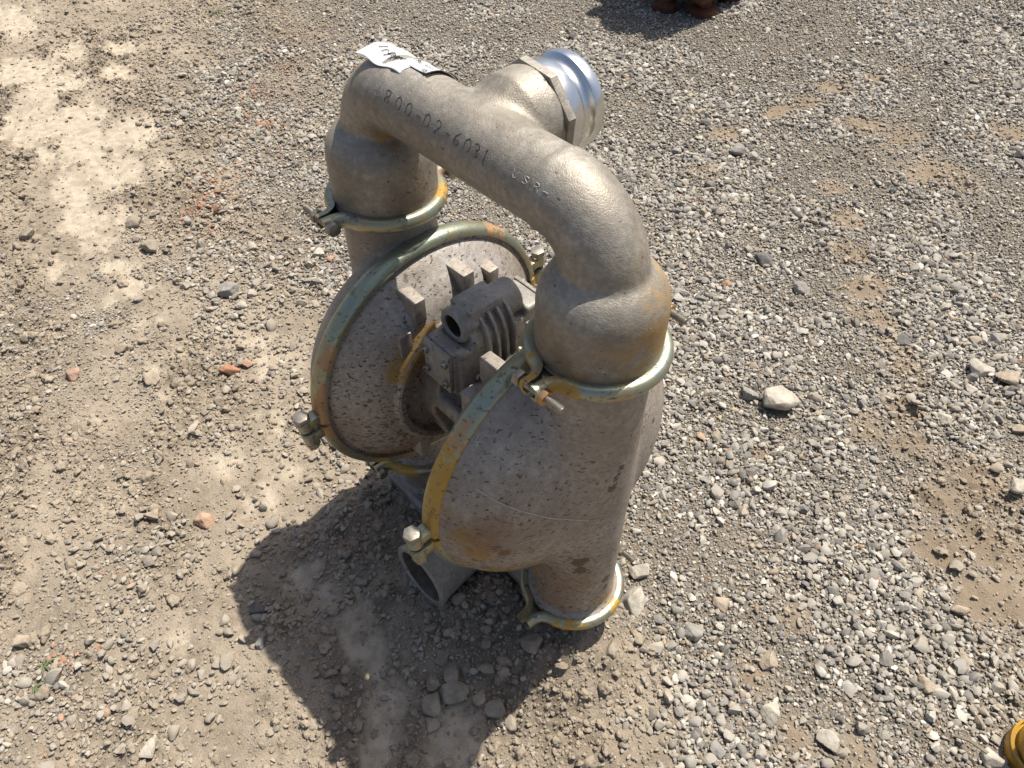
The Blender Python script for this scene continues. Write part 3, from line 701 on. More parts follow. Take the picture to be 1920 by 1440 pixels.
# ---- liquid chambers
def f_liq(P):
    col = cyl(P, 'z', (W2, 0, 0), .0575, ZL-.004, ZU+.004, .002)
    r = np.hypot(P[..., 1], P[..., 2]); x = P[..., 0]
    t = np.clip(r/.176, 0, 1)
    surf = DB+.018+.088*np.sqrt(np.clip(1-t**2.1, 0, 1))**1.25
    dome = np.maximum((x-surf)*.72, np.maximum(DB-.004-x, r-.176))
    d = smin(col, dome, .012)
    d = smin(d, cyl(P, 'x', (0, 0, 0), .180, DB-.004, DB+.014, .003), .006)
    for z in (ZU, ZL):
        d = smin(d, cyl(P, 'z', (W2, 0, 0), .0645, z-.008 if z > 0 else z-.004, z+.004 if z > 0 else z+.008, .002), .008)
    return d
VL, FL = nets(f_liq, (.095, -.20, ZL-.02), (.25, .20, ZU+.02), .0036)
def liquid(s):
    V = VL*np.array([s, 1, 1]); F = [f[::-1] for f in FL] if s < 0 else FL
    a, b = (0, 1) if s > 0 else (1, 0)
    paint = blob3(VL, [(.15, -.12, -.10, .07, .75), (.17, -.03, -.16, .05, .4), (.23, .02, -.24, .05, .55), (.14, -.05, -.165, .05, .7), (.13, -.16, -.06, .05, .6), (.19, .05, -.05, .06, .45), (.2, .045, .06, .04, .4), (.19, -.055, -.23, .05, .5), (.12, -.1, .12, .04, .25)])
    film = blob3(VL, [(.2, .03, .05, .09, .35), (.22, -.02, .16, .06, .38), (.15, -.10, -.13, .08, .62), (.19, -.05, -.22, .08, .5), (.22, 0, .0, .1, .25), (.22, 0, -.2, .09, .45)])
    rust = .50+blob3(VL, [(.15, -.11, -.11, .09, .55), (.2, -.03, -.2, .1, .35), (.15, -.1, .0, .1, .2)])-.2*sstep(.1, .2, VL[:, 2])
    sc = np.zeros(len(VL))
    if s > 0:
        b_ = BVHTree.FromPolygons([tuple(v) for v in lift(VL)], [tuple(f) for f in FL])
        def at(L):
            r = []
            for u, v, rad, k in L:
                d = Vector(CM @ np.array([(u-960)/FPX, -(v-720)/FPX, -1.0])).normalized(); h = b_.ray_cast(Vector(CAM), d)
                if h[0] is not None: r.append((h[0][0], h[0][1], h[0][2]-H, rad, k))
            return r
        sc = blob3(VL, at([(940, 850, .018, .8), (965, 870, .018, .8), (1000, 885, .018, .7), (1030, 895, .016, .7), (930, 955, .014, .8), (960, 968, .014, .8), (985, 975, .014, .7), (1160, 890, .012, .9), (1170, 870, .010, .8), (1120, 980, .012, .6), (1060, 760, .03, .3)]))
        rust = rust+blob3(VL, at([(1085, 1055, .007, 3), (1088, 1070, .007, 3), (1095, 1050, .006, 3), (1137, 1085, .006, 3), (1135, 1100, .005, 3), (930, 1028, .005, 3), (945, 1036, .005, 3), (1166, 876, .004, 3), (1160, 890, .004, 3), (1154, 900, .003, 3), (1148, 915, .005, 2.4), (1225, 790, .004, 2.5), (1222, 835, .004, 2.5)]))
        paint = np.maximum(paint, blob3(VL, at([(870, 1010, .03, .8), (900, 1035, .03, .9), (840, 960, .02, .5), (1000, 1070, .03, .5), (1170, 940, .03, .45), (1190, 860, .03, .5), (1130, 960, .03, .35), (1100, 1120, .03, .4)])))
        film = np.maximum(film, blob3(VL, at([(900, 1010, .06, .7), (960, 1020, .06, .6), (1050, 1100, .07, .65), (1000, 1060, .04, .7)])))
    o = mk('liquid_chamber', lift(V), F, M_CAST2, pump, sharp=None, attrs={'paint': paint, 'film': film, 'rust': rust, 'scuff_sunlit': sc})
    return o
liq_near = liquid(1); liq_near['label'] = 'speckled grey outer chamber with its thick vertical column, nearer side'
liq_far = liquid(-1)
def on_surface(bvh, pts, d, off=.0004):
    r = []
    for p in pts:
        hit = bvh.ray_cast(Vector(p)-Vector(d)*.4, Vector(d))
        if hit[0] is not None: r.append(np.array(hit[0])+np.array(hit[1])*off)
    return np.array(r)
bv = BVHTree.FromPolygons([tuple(v) for v in lift(VL)], [tuple(f) for f in FL])
def stroke(name, pts, parent, rad=.0009, mat=M_SCR, bvh=bv, d=(-1, 0, 0), off=.0002):
    pts = np.array(pts, float); n = max(6, int(np.linalg.norm(np.diff(pts, axis=0), axis=1).sum()/.003))
    t = np.linspace(0, len(pts)-1, n); q = np.stack([np.interp(t, range(len(pts)), pts[:, i]) for i in range(3)], 1)
    for _ in range(2): q[1:-1] = (q[:-2]+2*q[1:-1]+q[2:])/4
    s = on_surface(bvh, q, d, off)
    if len(s) < 3: return
    V, F = sweep(s, circ(rad, 6), up=d)
    return mk(name, V, F, mat, parent)

# ---- pipe clamps
PROF = [(-.0045, -.0085), (.0005, -.0090), (.0040, -.0072), (.0060, -.0036), (.0065, 0), (.0060, .0036), (.0040, .0072), (.0005, .0090), (-.0045, .0085), (-.0038, .0062), (.0012, .0050), (.0024, 0), (.0012, -.0050), (-.0038, -.0062)]
def clamp_path(rc, gx, ear):
    a = np.radians(np.linspace(-90+24, 90-24, 46)); arc = np.stack([rc*np.cos(a), rc*np.sin(a)], 1)
    def end(sg):
        p0 = arc[0] if sg < 0 else arc[-1]; P2 = np.array([gx, sg*(rc+.012)]); c = np.array([gx+.002, sg*(rc-.001)])
        t = np.linspace(0, 1, 9)[1:, None]; bz = (1-t)**2*p0+2*t*(1-t)*c+t*t*P2
        return np.concatenate([bz, [[gx-.0005, sg*(rc+.5*ear)], [gx-.0008, sg*(rc+ear)]]])
    return np.concatenate([end(-1)[::-1], arc, end(1)])
def thread_bolt(x0, x1, r, hexr, head=True):
    "bolt along x from head end x0 to threaded end x1"
    sg = 1 if x1 > x0 else -1; L = abs(x1-x0); pr = [(0, 0), (0, r)]; s = .012
    pr += [(s, r)]; k = s
    while k < L-.002: pr += [(k+.0011, r*.80), (k+.0022, r)]; k += .0022
    pr += [(L-.001, r*.78), (L, r*.7), (L, 0)]
    V, F = lathe([(x0+sg*a, b) for a, b in pr], 'x', (0, 0, 0), 20)
    hv, hf = prism(hexa(hexr, .2), 'x', x0-sg*.0075, x0+sg*.0005, .0012)
    return join((V, F), (hv, hf))
def pipe_clamp(cx, cz, flip, tags):
    bx = cx
    pth = clamp_path(.0680, .0075, .026)
    for s in (1, -1):
        p = np.stack([cx+s*pth[:, 0], pth[:, 1], np.full(len(pth), cz+H)], 1)
        pr = [(a, b) for a, b in PROF]
        if s < 0: pr = [(a, b) for a, b in PROF]; p = p[::-1]
        V, F = sweep(p if s > 0 else p, pr if s > 0 else pr, up=(0, 0, 1))
        nV = len(V)
        L = tags.get('paint', []); paint = blob3(V-np.array([cx, 0, cz+H]), L)
        gr = blob3(V-np.array([cx, 0, cz+H]), tags.get('green', [])); og = blob3(V-np.array([cx, 0, cz+H]), tags.get('orange', []))
        o = mk('pipe_clamp_half', V, F, M_PLATE, pump, sharp=50, attrs={'paint': paint, 'green': gr, 'orange': og})
        if s > 0:
            for sy in ((1,) if (cz < 0 and flip > 0) else (-1, 1)):
                x0, x1 = (cx-.0145, cx+.039) if flip > 0 else (cx+.0145, cx-.039)
                bV, bF = thread_bolt(x0, x1, .0048, .0092); bV[:, 1] += sy*.0885; bV[:, 2] += cz+H
                mk('bolt', bV, bF, M_STEEL, o)
                nx = cx+flip*.0122; a, b = (nx, nx+flip*.0075)
                hV, hF = prism(hexa(.0088, .45), 'x', min(a, b), max(a, b), .001); hV[:, 1] += sy*.0885; hV[:, 2] += cz+H
                mk('nut', hV, hF, M_COPPER if (cz > 0 and flip > 0) else M_STEEL, o)
    # dark gasket line between the flanges
    V, F = lathe([(-.0015, .058), (-.0015, .0652), (.0015, .0652), (.0015, .058)], 'z', (cx, 0, cz+H), 64)
    mk('gasket', V, F, M_RUBBER, pump)
pipe_clamp(W2, ZU, 1, {'paint': [(-.01, -.09, -.004, .03, .6), (.02, -.07, -.006, .03, .7), (.045, -.05, -.007, .025, .5), (-.03, -.06, 0, .03, .5)], 'orange': [(.06, -.03, -.006, .02, .6)]})
pipe_clamp(-W2, ZU, -1, {'paint': [(-.03, -.07, -.005, .03, .4), (.05, .05, 0, .04, .55), (.06, .02, 0, .03, .4), (.03, -.06, -.008, .025, .5)], 'green': [(0, -.06, 0, .06, .6)]})
pipe_clamp(W2, ZL, 1, {'paint': [(.04, -.05, -.004, .04, .6), (.065, .02, -.005, .035, .55), (0, -.075, 0, .04, .45), (-.05, -.05, 0, .03, .4)]})
pipe_clamp(-W2, ZL, -1, {'paint': [(.03, -.06, 0, .04, .7), (-.04, -.06, 0, .03, .4)]})

# ---- air chambers (inner dishes) with bolting lugs
LUGS = [(-.057, -.040, .150, .058), (-.084, -.066, .113, .056), (.016, .033, .154, .054), (.062, .078, .131, .060), (-.009+.02, .028, -.150, .056), (-.075, -.058, -.125, .056)]
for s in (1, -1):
    prof = [(DB-.006, .150), (DB-.006, .181), (DB-.0112, .180), (DB-.0122, .1755), (DB-.0085, .1735), (DB-.0085, .1705), (DB-.0125, .1685), (DB-.0200, .160), (DB-.0325, .1475), (DB-.0440, .135), (DB-.0535, .120), (DB-.0570, .1095), (DB-.0580, .1075), (DB-.0600, .1055), (DB-.0635, .1040), (DB-.065, .101), (DB-.063, .092), (DB-.055, .089), (DB-.055, .0)]  # hub rim widened to block sun slipping between the chambers
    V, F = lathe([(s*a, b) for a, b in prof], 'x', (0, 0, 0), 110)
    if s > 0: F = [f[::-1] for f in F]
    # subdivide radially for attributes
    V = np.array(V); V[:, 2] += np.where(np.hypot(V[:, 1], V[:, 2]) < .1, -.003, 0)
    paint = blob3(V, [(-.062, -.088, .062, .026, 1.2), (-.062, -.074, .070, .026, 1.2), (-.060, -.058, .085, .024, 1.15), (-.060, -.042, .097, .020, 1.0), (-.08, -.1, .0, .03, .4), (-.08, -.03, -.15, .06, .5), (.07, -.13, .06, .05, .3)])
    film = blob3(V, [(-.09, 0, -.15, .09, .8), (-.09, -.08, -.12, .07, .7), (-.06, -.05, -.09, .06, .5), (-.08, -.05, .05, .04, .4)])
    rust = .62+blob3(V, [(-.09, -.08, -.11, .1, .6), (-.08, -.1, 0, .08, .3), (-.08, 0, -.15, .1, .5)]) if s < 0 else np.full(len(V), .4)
    ac = mk('air_chamber', lift(V), F, M_CAST2, pump, sharp=28, attrs={'paint': paint, 'film': film, 'rust': rust, 'scuff_sunlit': blob3(V, [(-.09, .05, .12, .09, .9), (-.09, -.05, .12, .06, .8), (.09, 0, .13, .1, .7)])})  # upper dish made paler: sunlit brightness put into the colour
    for (y0, y1, zt_, tip) in LUGS:
        z1 = zt_; z0 = zt_-.030*(1 if zt_ > 0 else -1); zz0, zz1 = min(z0, z1), max(z0, z1)
        bm = bmesh.new(); bmesh.ops.create_cube(bm, size=1)
        for v in bm.verts:
            inner = v.co.x < 0          # toward the pump's middle
            X = tip if inner else DB-.012
            top = (v.co.z > 0) == (zt_ > 0)
            Z = zt_ if top else (zt_-math.copysign(.034 if inner else .078, zt_))
            ym, yh = (y0+y1)/2, (y1-y0)/2*(1 if inner else 1.18)
            v.co = Vector((s*X, ym+math.copysign(yh, v.co.y), Z+H))
        bmesh.ops.recalc_face_normals(bm, faces=bm.faces)
        bmesh.ops.bevel(bm, geom=bm.edges[:], offset=.0022, segments=2, affect='EDGES', profile=.6)
        bm.verts.index_update(); lV = np.array([v.co[:] for v in bm.verts]); lF = [tuple(v.index for v in f.verts) for f in bm.faces]; bm.free()
        mk('lug', lV, lF, M_CAST2, ac, attrs={'paint': np.full(len(lV), .12), 'film': np.zeros(len(lV)), 'rust': np.full(len(lV), .35)})
# ---- band clamps round the chambers
BP = [(-.0125, .1765), (-.0125, .1815), (-.0105, .1852), (-.006, .1876), (0, .1884), (.006, .1876), (.0105, .1852), (.0125, .1815), (.0125, .1765), (.0095, .1765), (.0088, .1808), (.004, .1846), (-.004, .1846), (-.0088, .1808), (-.0095, .1765)]
_ba = math.radians(6.5); BS, BC = math.sin(_ba), math.cos(_ba)
def band_turn(V):                      # the bands sit turned a little on the chambers
    V = np.array(V, float); y, z = V[:, 1].copy(), V[:, 2].copy(); V[:, 1] = y*BC-z*BS; V[:, 2] = y*BS+z*BC+H; return V
for s in (1, -1):
    for half in (1, -1):
        g0 = math.radians(4.9) if half > 0 else -math.radians(2.9)
        a0, a1 = (g0, math.pi-g0) if half > 0 else (math.pi+g0, 2*math.pi-g0)
        V, F = lathe([(s*DB+a, b) for a, b in BP], 'x', (0, 0, 0), 90, a0, a1, closed=True)
        if s > 0:
            paint = blob3(V, [(DB, -.13, .13, .07, .35), (DB, -.16, .09, .06, .9), (DB, -.18, .04, .06, 1.0), (DB, -.15, -.1, .05, .6), (DB, 0, -.18, .08, .6)])
            green = blob3(V, [(DB, -.09, .165, .03, .5)]); orange = blob3(V, [(DB, -.115, .145, .03, .6)])
        else:
            paint = blob3(V, [(-DB, -.13, -.13, .05, .6), (-DB, -.06, -.17, .07, .6), (-DB, .19, 0, .05, .5), (-DB+.01, -.02, .186, .05, .28)])
            green = blob3(V, [(-DB, -.02, .185, .10, .7), (-DB, -.12, .14, .07, .5), (-DB, -.16, .09, .05, .4)])
            orange = blob3(V, [(-DB+.012, -.18, .03, .06, .74), (-DB+.012, -.15, .11, .035, .6), (-DB, .13, .13, .05, .55)])
        o = mk('band_clamp_half', band_turn(V), F, M_PLATE, pump, sharp=50, attrs={'paint': paint, 'green': green, 'orange': orange})
        for sy in (-1, 1):
            yb = sy*.2035; za, zb = (.0165, .034) if half > 0 else (-.0105, .0095)
            bV, bF = lathe([(za, .0), (za, .0080), (za+.0015, .0095), (zb-.0015, .0095), (zb, .0080), (zb, 0)], 'z', (s*DB, yb, 0), 28)
            tV, tF = bevel_box(s*DB-.008, s*DB+.008, min(sy*.183, yb), max(sy*.183, yb), za+.002, zb-.002, .002)
            lV, lF = join((bV, bF), (tV, tF))
            mk('bolt_lug', band_turn(lV), lF, M_PLATE, o, attrs={'paint': np.full(len(lV), .34), 'green': np.full(len(lV), .1), 'orange': np.full(len(lV), .3)})
            if half > 0:
                sV, sF = lathe([(-.012, 0), (-.012, .0055), (.036, .0055), (.036, 0)], 'z', (s*DB, yb, 0), 20)
                hV, hF = prism(hexa(.0106, .3+s), 'z', .0345, .0430, .0011); hV += np.array([s*DB, yb, 0])
                nV, nF = prism(hexa(.0100, .1), 'z', -.0185, -.0110, .0012); nV += np.array([s*DB, yb, 0])
                wV, wF = lathe([(.0098, .006), (.0098, .0085), (.0118, .0085), (.0118, .006)], 'z', (s*DB, yb, 0), 24)
                bV, bF = join((sV, sF), (hV, hF), (nV, nF), (wV, wF))
                mk('bolt', band_turn(bV), bF, M_STEEL, o)
# ---- centre block and air valve
def flat(V, p=0., f=0., r=.3): return {'paint': np.full(len(V), p), 'film': np.full(len(V), f), 'rust': np.full(len(V), r)}
def f_blk(P):
    d = rbox(P, (0, 0, .0), (.064, .048, .075), .008)
    d = smin(d, cyl(P, 'x', (0, 0, -.012), .062, -.066, .066, .004), .01)
    for y in (-.05, .05):
        d = smax(d, -rbox(P, (0, y, -.035), (.034, .022, .03), .006), .003)
    d = smax(d, -rbox(P, (0, -.055, .03), (.03, .02, .015), .005), .003)
    return smin(d, rbox(P, (0, 0, -.16), (.03, .03, .12), .008), .01)
V, F = nets(f_blk, (-.075, -.075, -.30), (.075, .075, .09), .004)
mk('center_block', lift(V), F, M_CAST2, pump, sharp=None, attrs=flat(V, .15, .35, .55))
def f_val(P):
    d = cyl(P, 'y', (0, 0, .128), .031, -.040, .018, .004)
    d = smin(d, rbox(P, (0, -.0094, .149), (.0182, .0243, .0185), .0015), .003)
    d = smin(d, rbox(P, (0, -.008, .095), (.029, .052, .034), .004), .004)
    d = smin(d, cyl(P, 'y', (0, 0, .147), .0225, .01, .044, .003), .003)
    d = smin(d, rbox(P, (0, -.058, .100), (.0245, .0095, .033), .004), .004)
    d = smin(d, rbox(P, (.004, .056, .108), (.026, .014, .034), .004), .004)
    return smax(d, -cyl(P, 'y', (.001, 0, .150), .0150, -.08, -.011, .001), .001)
V, F = nets(f_val, (-.05, -.085, .05), (.05, .085, .185), .0024)
valve = mk('air_valve', lift(V), F, M_VALVE, pump, sharp=None, attrs=flat(V, 0, .05, .38))
cb = bevel_box(-.0185, .0185, -.034, .0152, .1655+H, .1715+H, .0022)
mk('valve_cap', *cb, M_VALVE, valve, attrs=flat(cb[0], 0, .1, .3))
for k in range(4):
    y = -.022+k*.0128
    poly = [(.012, .164), (.0225, .161), (.0315, .150), (.0375, .135), (.040, .118), (.040, .098), (.036, .086), (.012, .086)]
    V, F = prism([(a, b+H) for a, b in poly], 'y', y-.0021, y+.0021, .0012)
    mk('fin', V, F, M_VALVE, valve, attrs=flat(V, 0, .05, .3))
hx = hexa(.0215, .25, 8); ring = []
V, F = lathe([(-.012, .0125), (-.046, .0125), (-.0475, .0138), (-.0475, .0192), (-.046, .0210), (-.030, .0215)], 'y', (.001, 0, .150+H), 8)
V2, F2 = lathe([(-.046+.0022*i//1, .0122 if i % 2 else .0133) for i in range(0, 12)], 'y', (.001, 0, .150+H), 32)
pV, pF = [], []
n = 48
def ngon(a, r, k=8): 
    t = (a+.25) % (2*math.pi/k)-math.pi/k; return r*math.cos(math.pi/k)/math.cos(t)
rows = [(-.020, lambda a: ngon(a, .0232)), (-.0455, lambda a: ngon(a, .0232)), (-.0475, lambda a: ngon(a, .0215)), (-.0475, lambda a: .0152), (-.0455, lambda a: .0142)]
NR = len(rows)
y = -.0455
for i in range(9): y += .0014; rows.append((y, (lambda a, q=i: .0131 if q % 2 == 0 else .0141)))
rows.append((-.012, lambda a: .0131))
for (y, fr) in rows:
    for i in range(n):
        a = 2*math.pi*i/n; r = fr(a); pV.append((.001+r*math.sin(a), y, .150+H+r*math.cos(a)))
for j in range(len(rows)-1):
    for i in range(n): pF.append((j*n+i, j*n+(i+1) % n, (j+1)*n+(i+1) % n, (j+1)*n+i))
cut = (NR-1)*n
port = mk('inlet_port', pV[:NR*n], pF[:cut], M_VALVE, valve, sharp=40, attrs=flat(pV[:NR*n], 0, .1, .3))
bore_f = [tuple(i-cut for i in f) for f in pF[cut:]]+[tuple(len(pV)-n-cut+i for i in range(n))]
mk('threaded_bore', pV[cut:], bore_f, M_HOLE, valve, sharp=40)
ep = bevel_box(-.0235, .0235, -.0735, -.0675, .073+H, .132+H, .0018)
plate = mk('end_plate', *ep, M_VALVE, valve, attrs=flat(ep[0], 0, .25, .45))
def socket_screw(parent, c, ax, sg):
    pr = [(0, 0), (0, .0046), (.0042, .0046), (.005, .0040), (.005, .0024), (.002, .0024), (.002, 0)]
    V, F = lathe([(c['xyz'.index(ax)]+sg*a, b) for a, b in pr], ax, tuple(0 if i == 'xyz'.index(ax) else c[i]+(H if i == 2 else 0) for i in range(3)), 24)
    mk('socket_screw', V, F, M_STEEL, parent, sharp=40)
for x in (-.0175, .0175):
    for z in (.087, .118): socket_screw(plate, (x, -.0735, z), 'y', -1)
cp = bevel_box(-.024, .033, .070, .076, .074+H, .142+H, .0018)
plate2 = mk('end_plate', *cp, M_VALVE, valve, attrs=flat(cp[0], 0, .1, .3))
for x in (-.017, .026):
    for z in (.082, .134): socket_screw(plate2, (x, .076, z), 'y', 1)
for yy in (-.036, .03): socket_screw(valve, (.029, yy, .083), 'x', 1)
# ---- inlet manifold under the chambers
def f_in(P):
    d = cyl(P, 'x', (0, 0, -.3075), .038, -W2+.05, W2-.05, .02)
    for s in (-1, 1):
        d = smin(d, cone(P, 'z', (s*(W2-.012), 0, 0), .036, ZL-.095, .054, ZL+.004, .01), .012)
        d = smin(d, cyl(P, 'z', (s*W2, 0, 0), .0645, ZL-.004, ZL+.002, .001), .004)
        d = smin(d, rbox(P, (s*.155, 0, -.352), (.05, .055, .016), .006), .015)
    d = smin(d, cyl(P, 'y', (0, 0, -.3075), .042, -.07, .0, .01), .01)
    return d
V, F = nets(f_in, (-.25, -.09, -.38), (.25, .08, ZL+.012), .0044)
inm = mk('inlet_manifold', lift(V), F, M_CAST2, pump, sharp=None, attrs=flat(V, .3, .4, .4))
pr = [(-.045, .0), (-.045, .046), (-.062, .0465), (-.064, .045), (-.10, .0475), (-.128, .0515), (-.136, .0545), (-.1415, .055), (-.143, .0535), (-.143, .0465), (-.141, .0450), (-.06, .041), (-.055, 0)]
V, F = lathe(pr, 'y', (0, 0, -.3075+H), 72)
noz = mk('inlet_nozzle', V, F, M_NOZ, inm, sharp=40, attrs={'paint': np.zeros(len(V)), 'film': blob3(V, [(0, -.1, -.3075+H-.04, .05, .8)]), 'rust': np.full(len(V), .3)})
V, F = lathe([(-.1405, .0449), (-.138, .0440), (-.075, .0405), (-.074, .0)], 'y', (0, 0, -.3075+H), 56)
mk('bore', V, F, M_BORE, noz)
V, F = bevel_box(-.046, .046, -.062, -.048, -.3075-.046+H, -.3075+.046+H, .003)
mk('square_flange', V, F, M_NOZ, inm, attrs=flat(V, .1, .2, .3))
for x in (-.036, .036):
    V, F = lathe([(-.064, .0), (-.064, .0048), (-.055, .0048)], 'y', (x, 0, -.3075+.036+H), 20); mk('bolt_hole', V, F, M_HOLE, inm)
    V, F = lathe([(-.064, .0), (-.064, .0048), (-.055, .0048)], 'y', (x, 0, -.3075-.034+H), 20); mk('bolt_hole', V, F, M_HOLE, inm)
# ---- scrapes on the near chamber and engraved marking on the pipe
def seen_on(bvh, u, v):
    d = Vector(CM @ np.array([(u-960)/FPX, -(v-720)/FPX, -1.0])).normalized(); hit = bvh.ray_cast(Vector(CAM), d)
    return None if hit[0] is None else np.array(hit[0])+np.array(hit[1])*.0002
def scrape(px, rad, mat=M_SCR, bvh=bv, parent=None, name='scrape'):
    px = np.array(px, float); t = np.linspace(0, len(px)-1, 10*len(px)); q = np.stack([np.interp(t, range(len(px)), px[:, k]) for k in (0, 1)], 1)
    for _ in range(6): q[1:-1] = (q[:-2]+2*q[1:-1]+q[2:])/4
    P = [p for p in (seen_on(bvh, *k) for k in q) if p is not None]
    V, F = sweep(P, circ(rad, 6), up=(.8, -.4, .1)); return mk(name, V, F, mat, parent)
scrape([(892, 916), (930, 940), (975, 958), (1030, 972), (1104, 976)], .0006, parent=liq_near)
scrape([(930, 1030), (965, 1022), (1008, 1009)], .0004, parent=liq_near)
DIG = {'8': [[(.5, .52), (.15, .7), (.2, .95), (.5, 1), (.8, .93), (.82, .7), (.5, .52), (.12, .3), (.2, .05), (.5, 0), (.82, .08), (.86, .3), (.5, .52)]],
       '0': [[(.5, 1), (.2, .85), (.12, .5), (.22, .12), (.5, 0), (.8, .14), (.88, .5), (.78, .86), (.5, 1)]],
       '-': [[(.2, .5), (.8, .5)]], '2': [[(.15, .82), (.35, 1), (.7, .96), (.82, .72), (.6, .42), (.12, 0), (.9, .04)]],
       '6': [[(.75, 1), (.35, .72), (.15, .35), (.3, .04), (.65, .02), (.85, .28), (.65, .5), (.3, .42)]],
       '3': [[(.15, .92), (.5, 1), (.82, .82), (.7, .56), (.4, .52), (.75, .46), (.86, .2), (.6, 0), (.15, .06)]],
       '1': [[(.4, .84), (.55, 1), (.5, .5), (.45, 0)]], 'U': [[(.15, 1), (.15, .3), (.4, 0), (.7, .1), (.8, .4), (.82, 1)]],
       'S': [[(.8, .88), (.5, 1), (.2, .8), (.5, .52), (.8, .28), (.5, 0), (.15, .12)]], 'R': [[(.2, 0), (.2, 1), (.7, .95), (.78, .7), (.55, .52), (.2, .5)], [(.5, .5), (.85, 0)]]}
bo = BVHTree.FromPolygons([v.co[:] for v in out_manifold.data.vertices], [tuple(p.vertices) for p in out_manifold.data.polygons])
def pipe_pt(x, phi, r):
    a = math.radians(phi); return (x, -r*math.sin(a), ZT+H+r*math.cos(a))
def mark(txt, xs, ph0, ph1, wd, mat, rad):
    parts = []
    for ch, x in zip(txt, xs):
        for line in DIG[ch]:
            n = 5*len(line); t = np.linspace(0, len(line)-1, n); L = np.array(line)
            u = np.interp(t, range(len(L)), L[:, 0]); v = np.interp(t, range(len(L)), L[:, 1]); pts = []
            for a, b in zip(u, v):
                ph = ph1+(ph0-ph1)*b+random.uniform(-.6, .6); xx = x+(a-.5)*wd+random.uniform(-.0004, .0004)
                o = Vector(pipe_pt(xx, ph, .09)); c = Vector(pipe_pt(xx, ph, 0)); hit = bo.ray_cast(o, (c-o).normalized())
                if hit[0] is not None: pts.append(np.array(hit[0])+np.array(hit[1])*rad*.15)
            if len(pts) > 3:
                q = np.array(pts); q[1:-1] = (q[:-2]+2*q[1:-1]+q[2:])/4
                parts.append(sweep(q, circ(rad, 6), up=(0.05, -.7, .7)))
    V, F = join(*parts); return mk('engraved_number', V, F, mat, out_manifold)
mark('800-02-6031', [-.0955, -.0775, -.0615, -.0455, -.033, -.0165, -.001, .0115, .0265, .0385, .051], 49, 67.5, .0105, M_GROOVE, .00040)
mark('USR-', [.091, .104, .1185, .129], 53, 63, .0085, M_SCR, .0004)
# ---- paper tag on the top pipe
TW = np.linspace(-.166, -.098, 30); PH = np.linspace(30, -52, 26); V, F = [], []
def tag_pt(x, ph, lift_=0.0):
    e = .0015+lift_+.0012*max(0, (-.135-x)/.03)**2*.5+.0012*math.sin(x*160+ph*.03)
    e += .004*max(0, (ph-20)/12)**2
    return pipe_pt(x, ph, RP+e)
for i, x in enumerate(TW):
    for j, ph in enumerate(PH):
        t = i/(len(TW)-1); ph2 = ph-7*(t)-2*math.sin(t*9)*max(0, ph/30)
        V.append(tag_pt(x+.0008*math.sin(ph*.2), ph2))
n = len(PH); F = [(i*n+j, i*n+j+1, (i+1)*n+j+1, (i+1)*n+j) for i in range(len(TW)-1) for j in range(n-1)]
V, F = np.array(V), F
ptag = mk('paper_tag', V, F, M_PAPER, pump, sharp=None)
ptag['label'] = 'white printed paper tag stuck over the top pipe'
md = ptag.modifiers.new('thickness', 'SOLIDIFY'); md.thickness = .0004; md.offset = 1
V, F = [], []
XS = np.linspace(-.100, -.072, 14); PS = np.linspace(2, -56, 18)
for x in XS:
    for ph in PS: V.append(pipe_pt(x, ph, RP+.002+.002*max(0, (x+.09)/.02)**2))
n = len(PS); F = [(i*n+j, i*n+j+1, (i+1)*n+j+1, (i+1)*n+j) for i in range(len(XS)-1) for j in range(n-1)]
flap = mk('tag_flap', V, F, M_PAPER, ptag, sharp=None); md = flap.modifiers.new('thickness', 'SOLIDIFY'); md.thickness = .0004; md.offset = 1
V, F = [], []
XS = np.linspace(-.0718, -.0690, 3)
for x in XS:
    for ph in PS: V.append(pipe_pt(x, ph, RP+.0024+.002*((x+.09)/.02)**2))
F = [(i*n+j, i*n+j+1, (i+1)*n+j+1, (i+1)*n+j) for i in range(2) for j in range(n-1)]
edge = mk('black_edge', V, F, M_INK, ptag, sharp=None); md = edge.modifiers.new('thickness', 'SOLIDIFY'); md.thickness = .0004; md.offset = 1
def tag_text(txt, x0, ph0, size):
    cu = bpy.data.curves.new('t', 'FONT'); cu.body = txt; cu.size = size; cu.resolution_u = 3
    to = bpy.data.objects.new('t', cu); COL.objects.link(to); bpy.context.view_layer.update()
    me = bpy.data.meshes.new_from_object(to.evaluated_get(bpy.context.evaluated_depsgraph_get()))
    bpy.data.objects.remove(to); V = []
    for v in me.vertices:                 # reads towards -x, tops towards the front
        x = x0-v.co.x; ph = ph0+math.degrees(v.co.y/RP)
        V.append(pipe_pt(x, ph, RP+.0030+(.002*max(0, (x+.09)/.02)**2 if x > -.1 else .001)))
    o = mk('printed_text', V, [tuple(p.vertices) for p in me.polygons], M_INK, ptag, smooth=False); bpy.data.meshes.remove(me)
tag_text('View 360', -.0765, -20, .0080)
tag_text('Re', -.0735, -6, .0085)
parts = []
for line in ([(-.142, 8), (-.140, -2), (-.134, 6), (-.133, -6)], [(-.136, 12), (-.130, -4), (-.1265, 2), (-.131, 4), (-.126, 10), (-.124, 14)], [(-.128, 14), (-.122, -2), (-.119, 6), (-.125, 5)], [(-.121, 12), (-.116, 0), (-.114, 8), (-.109, 2)], [(-.15, 4), (-.144, -6)]):
    L = np.array(line); t = np.linspace(0, len(L)-1, 6*len(L)); q = np.stack([np.interp(t, range(len(L)), L[:, k]) for k in (0, 1)], 1)
    for _ in range(2): q[1:-1] = (q[:-2]+2*q[1:-1]+q[2:])/4
    pts = [np.array(tag_pt(a, b-7*(a+.166)/.068, .0010)) for a, b in q]; parts.append(sweep(pts, circ(.00042, 5), up=(0, -.2, 1)))
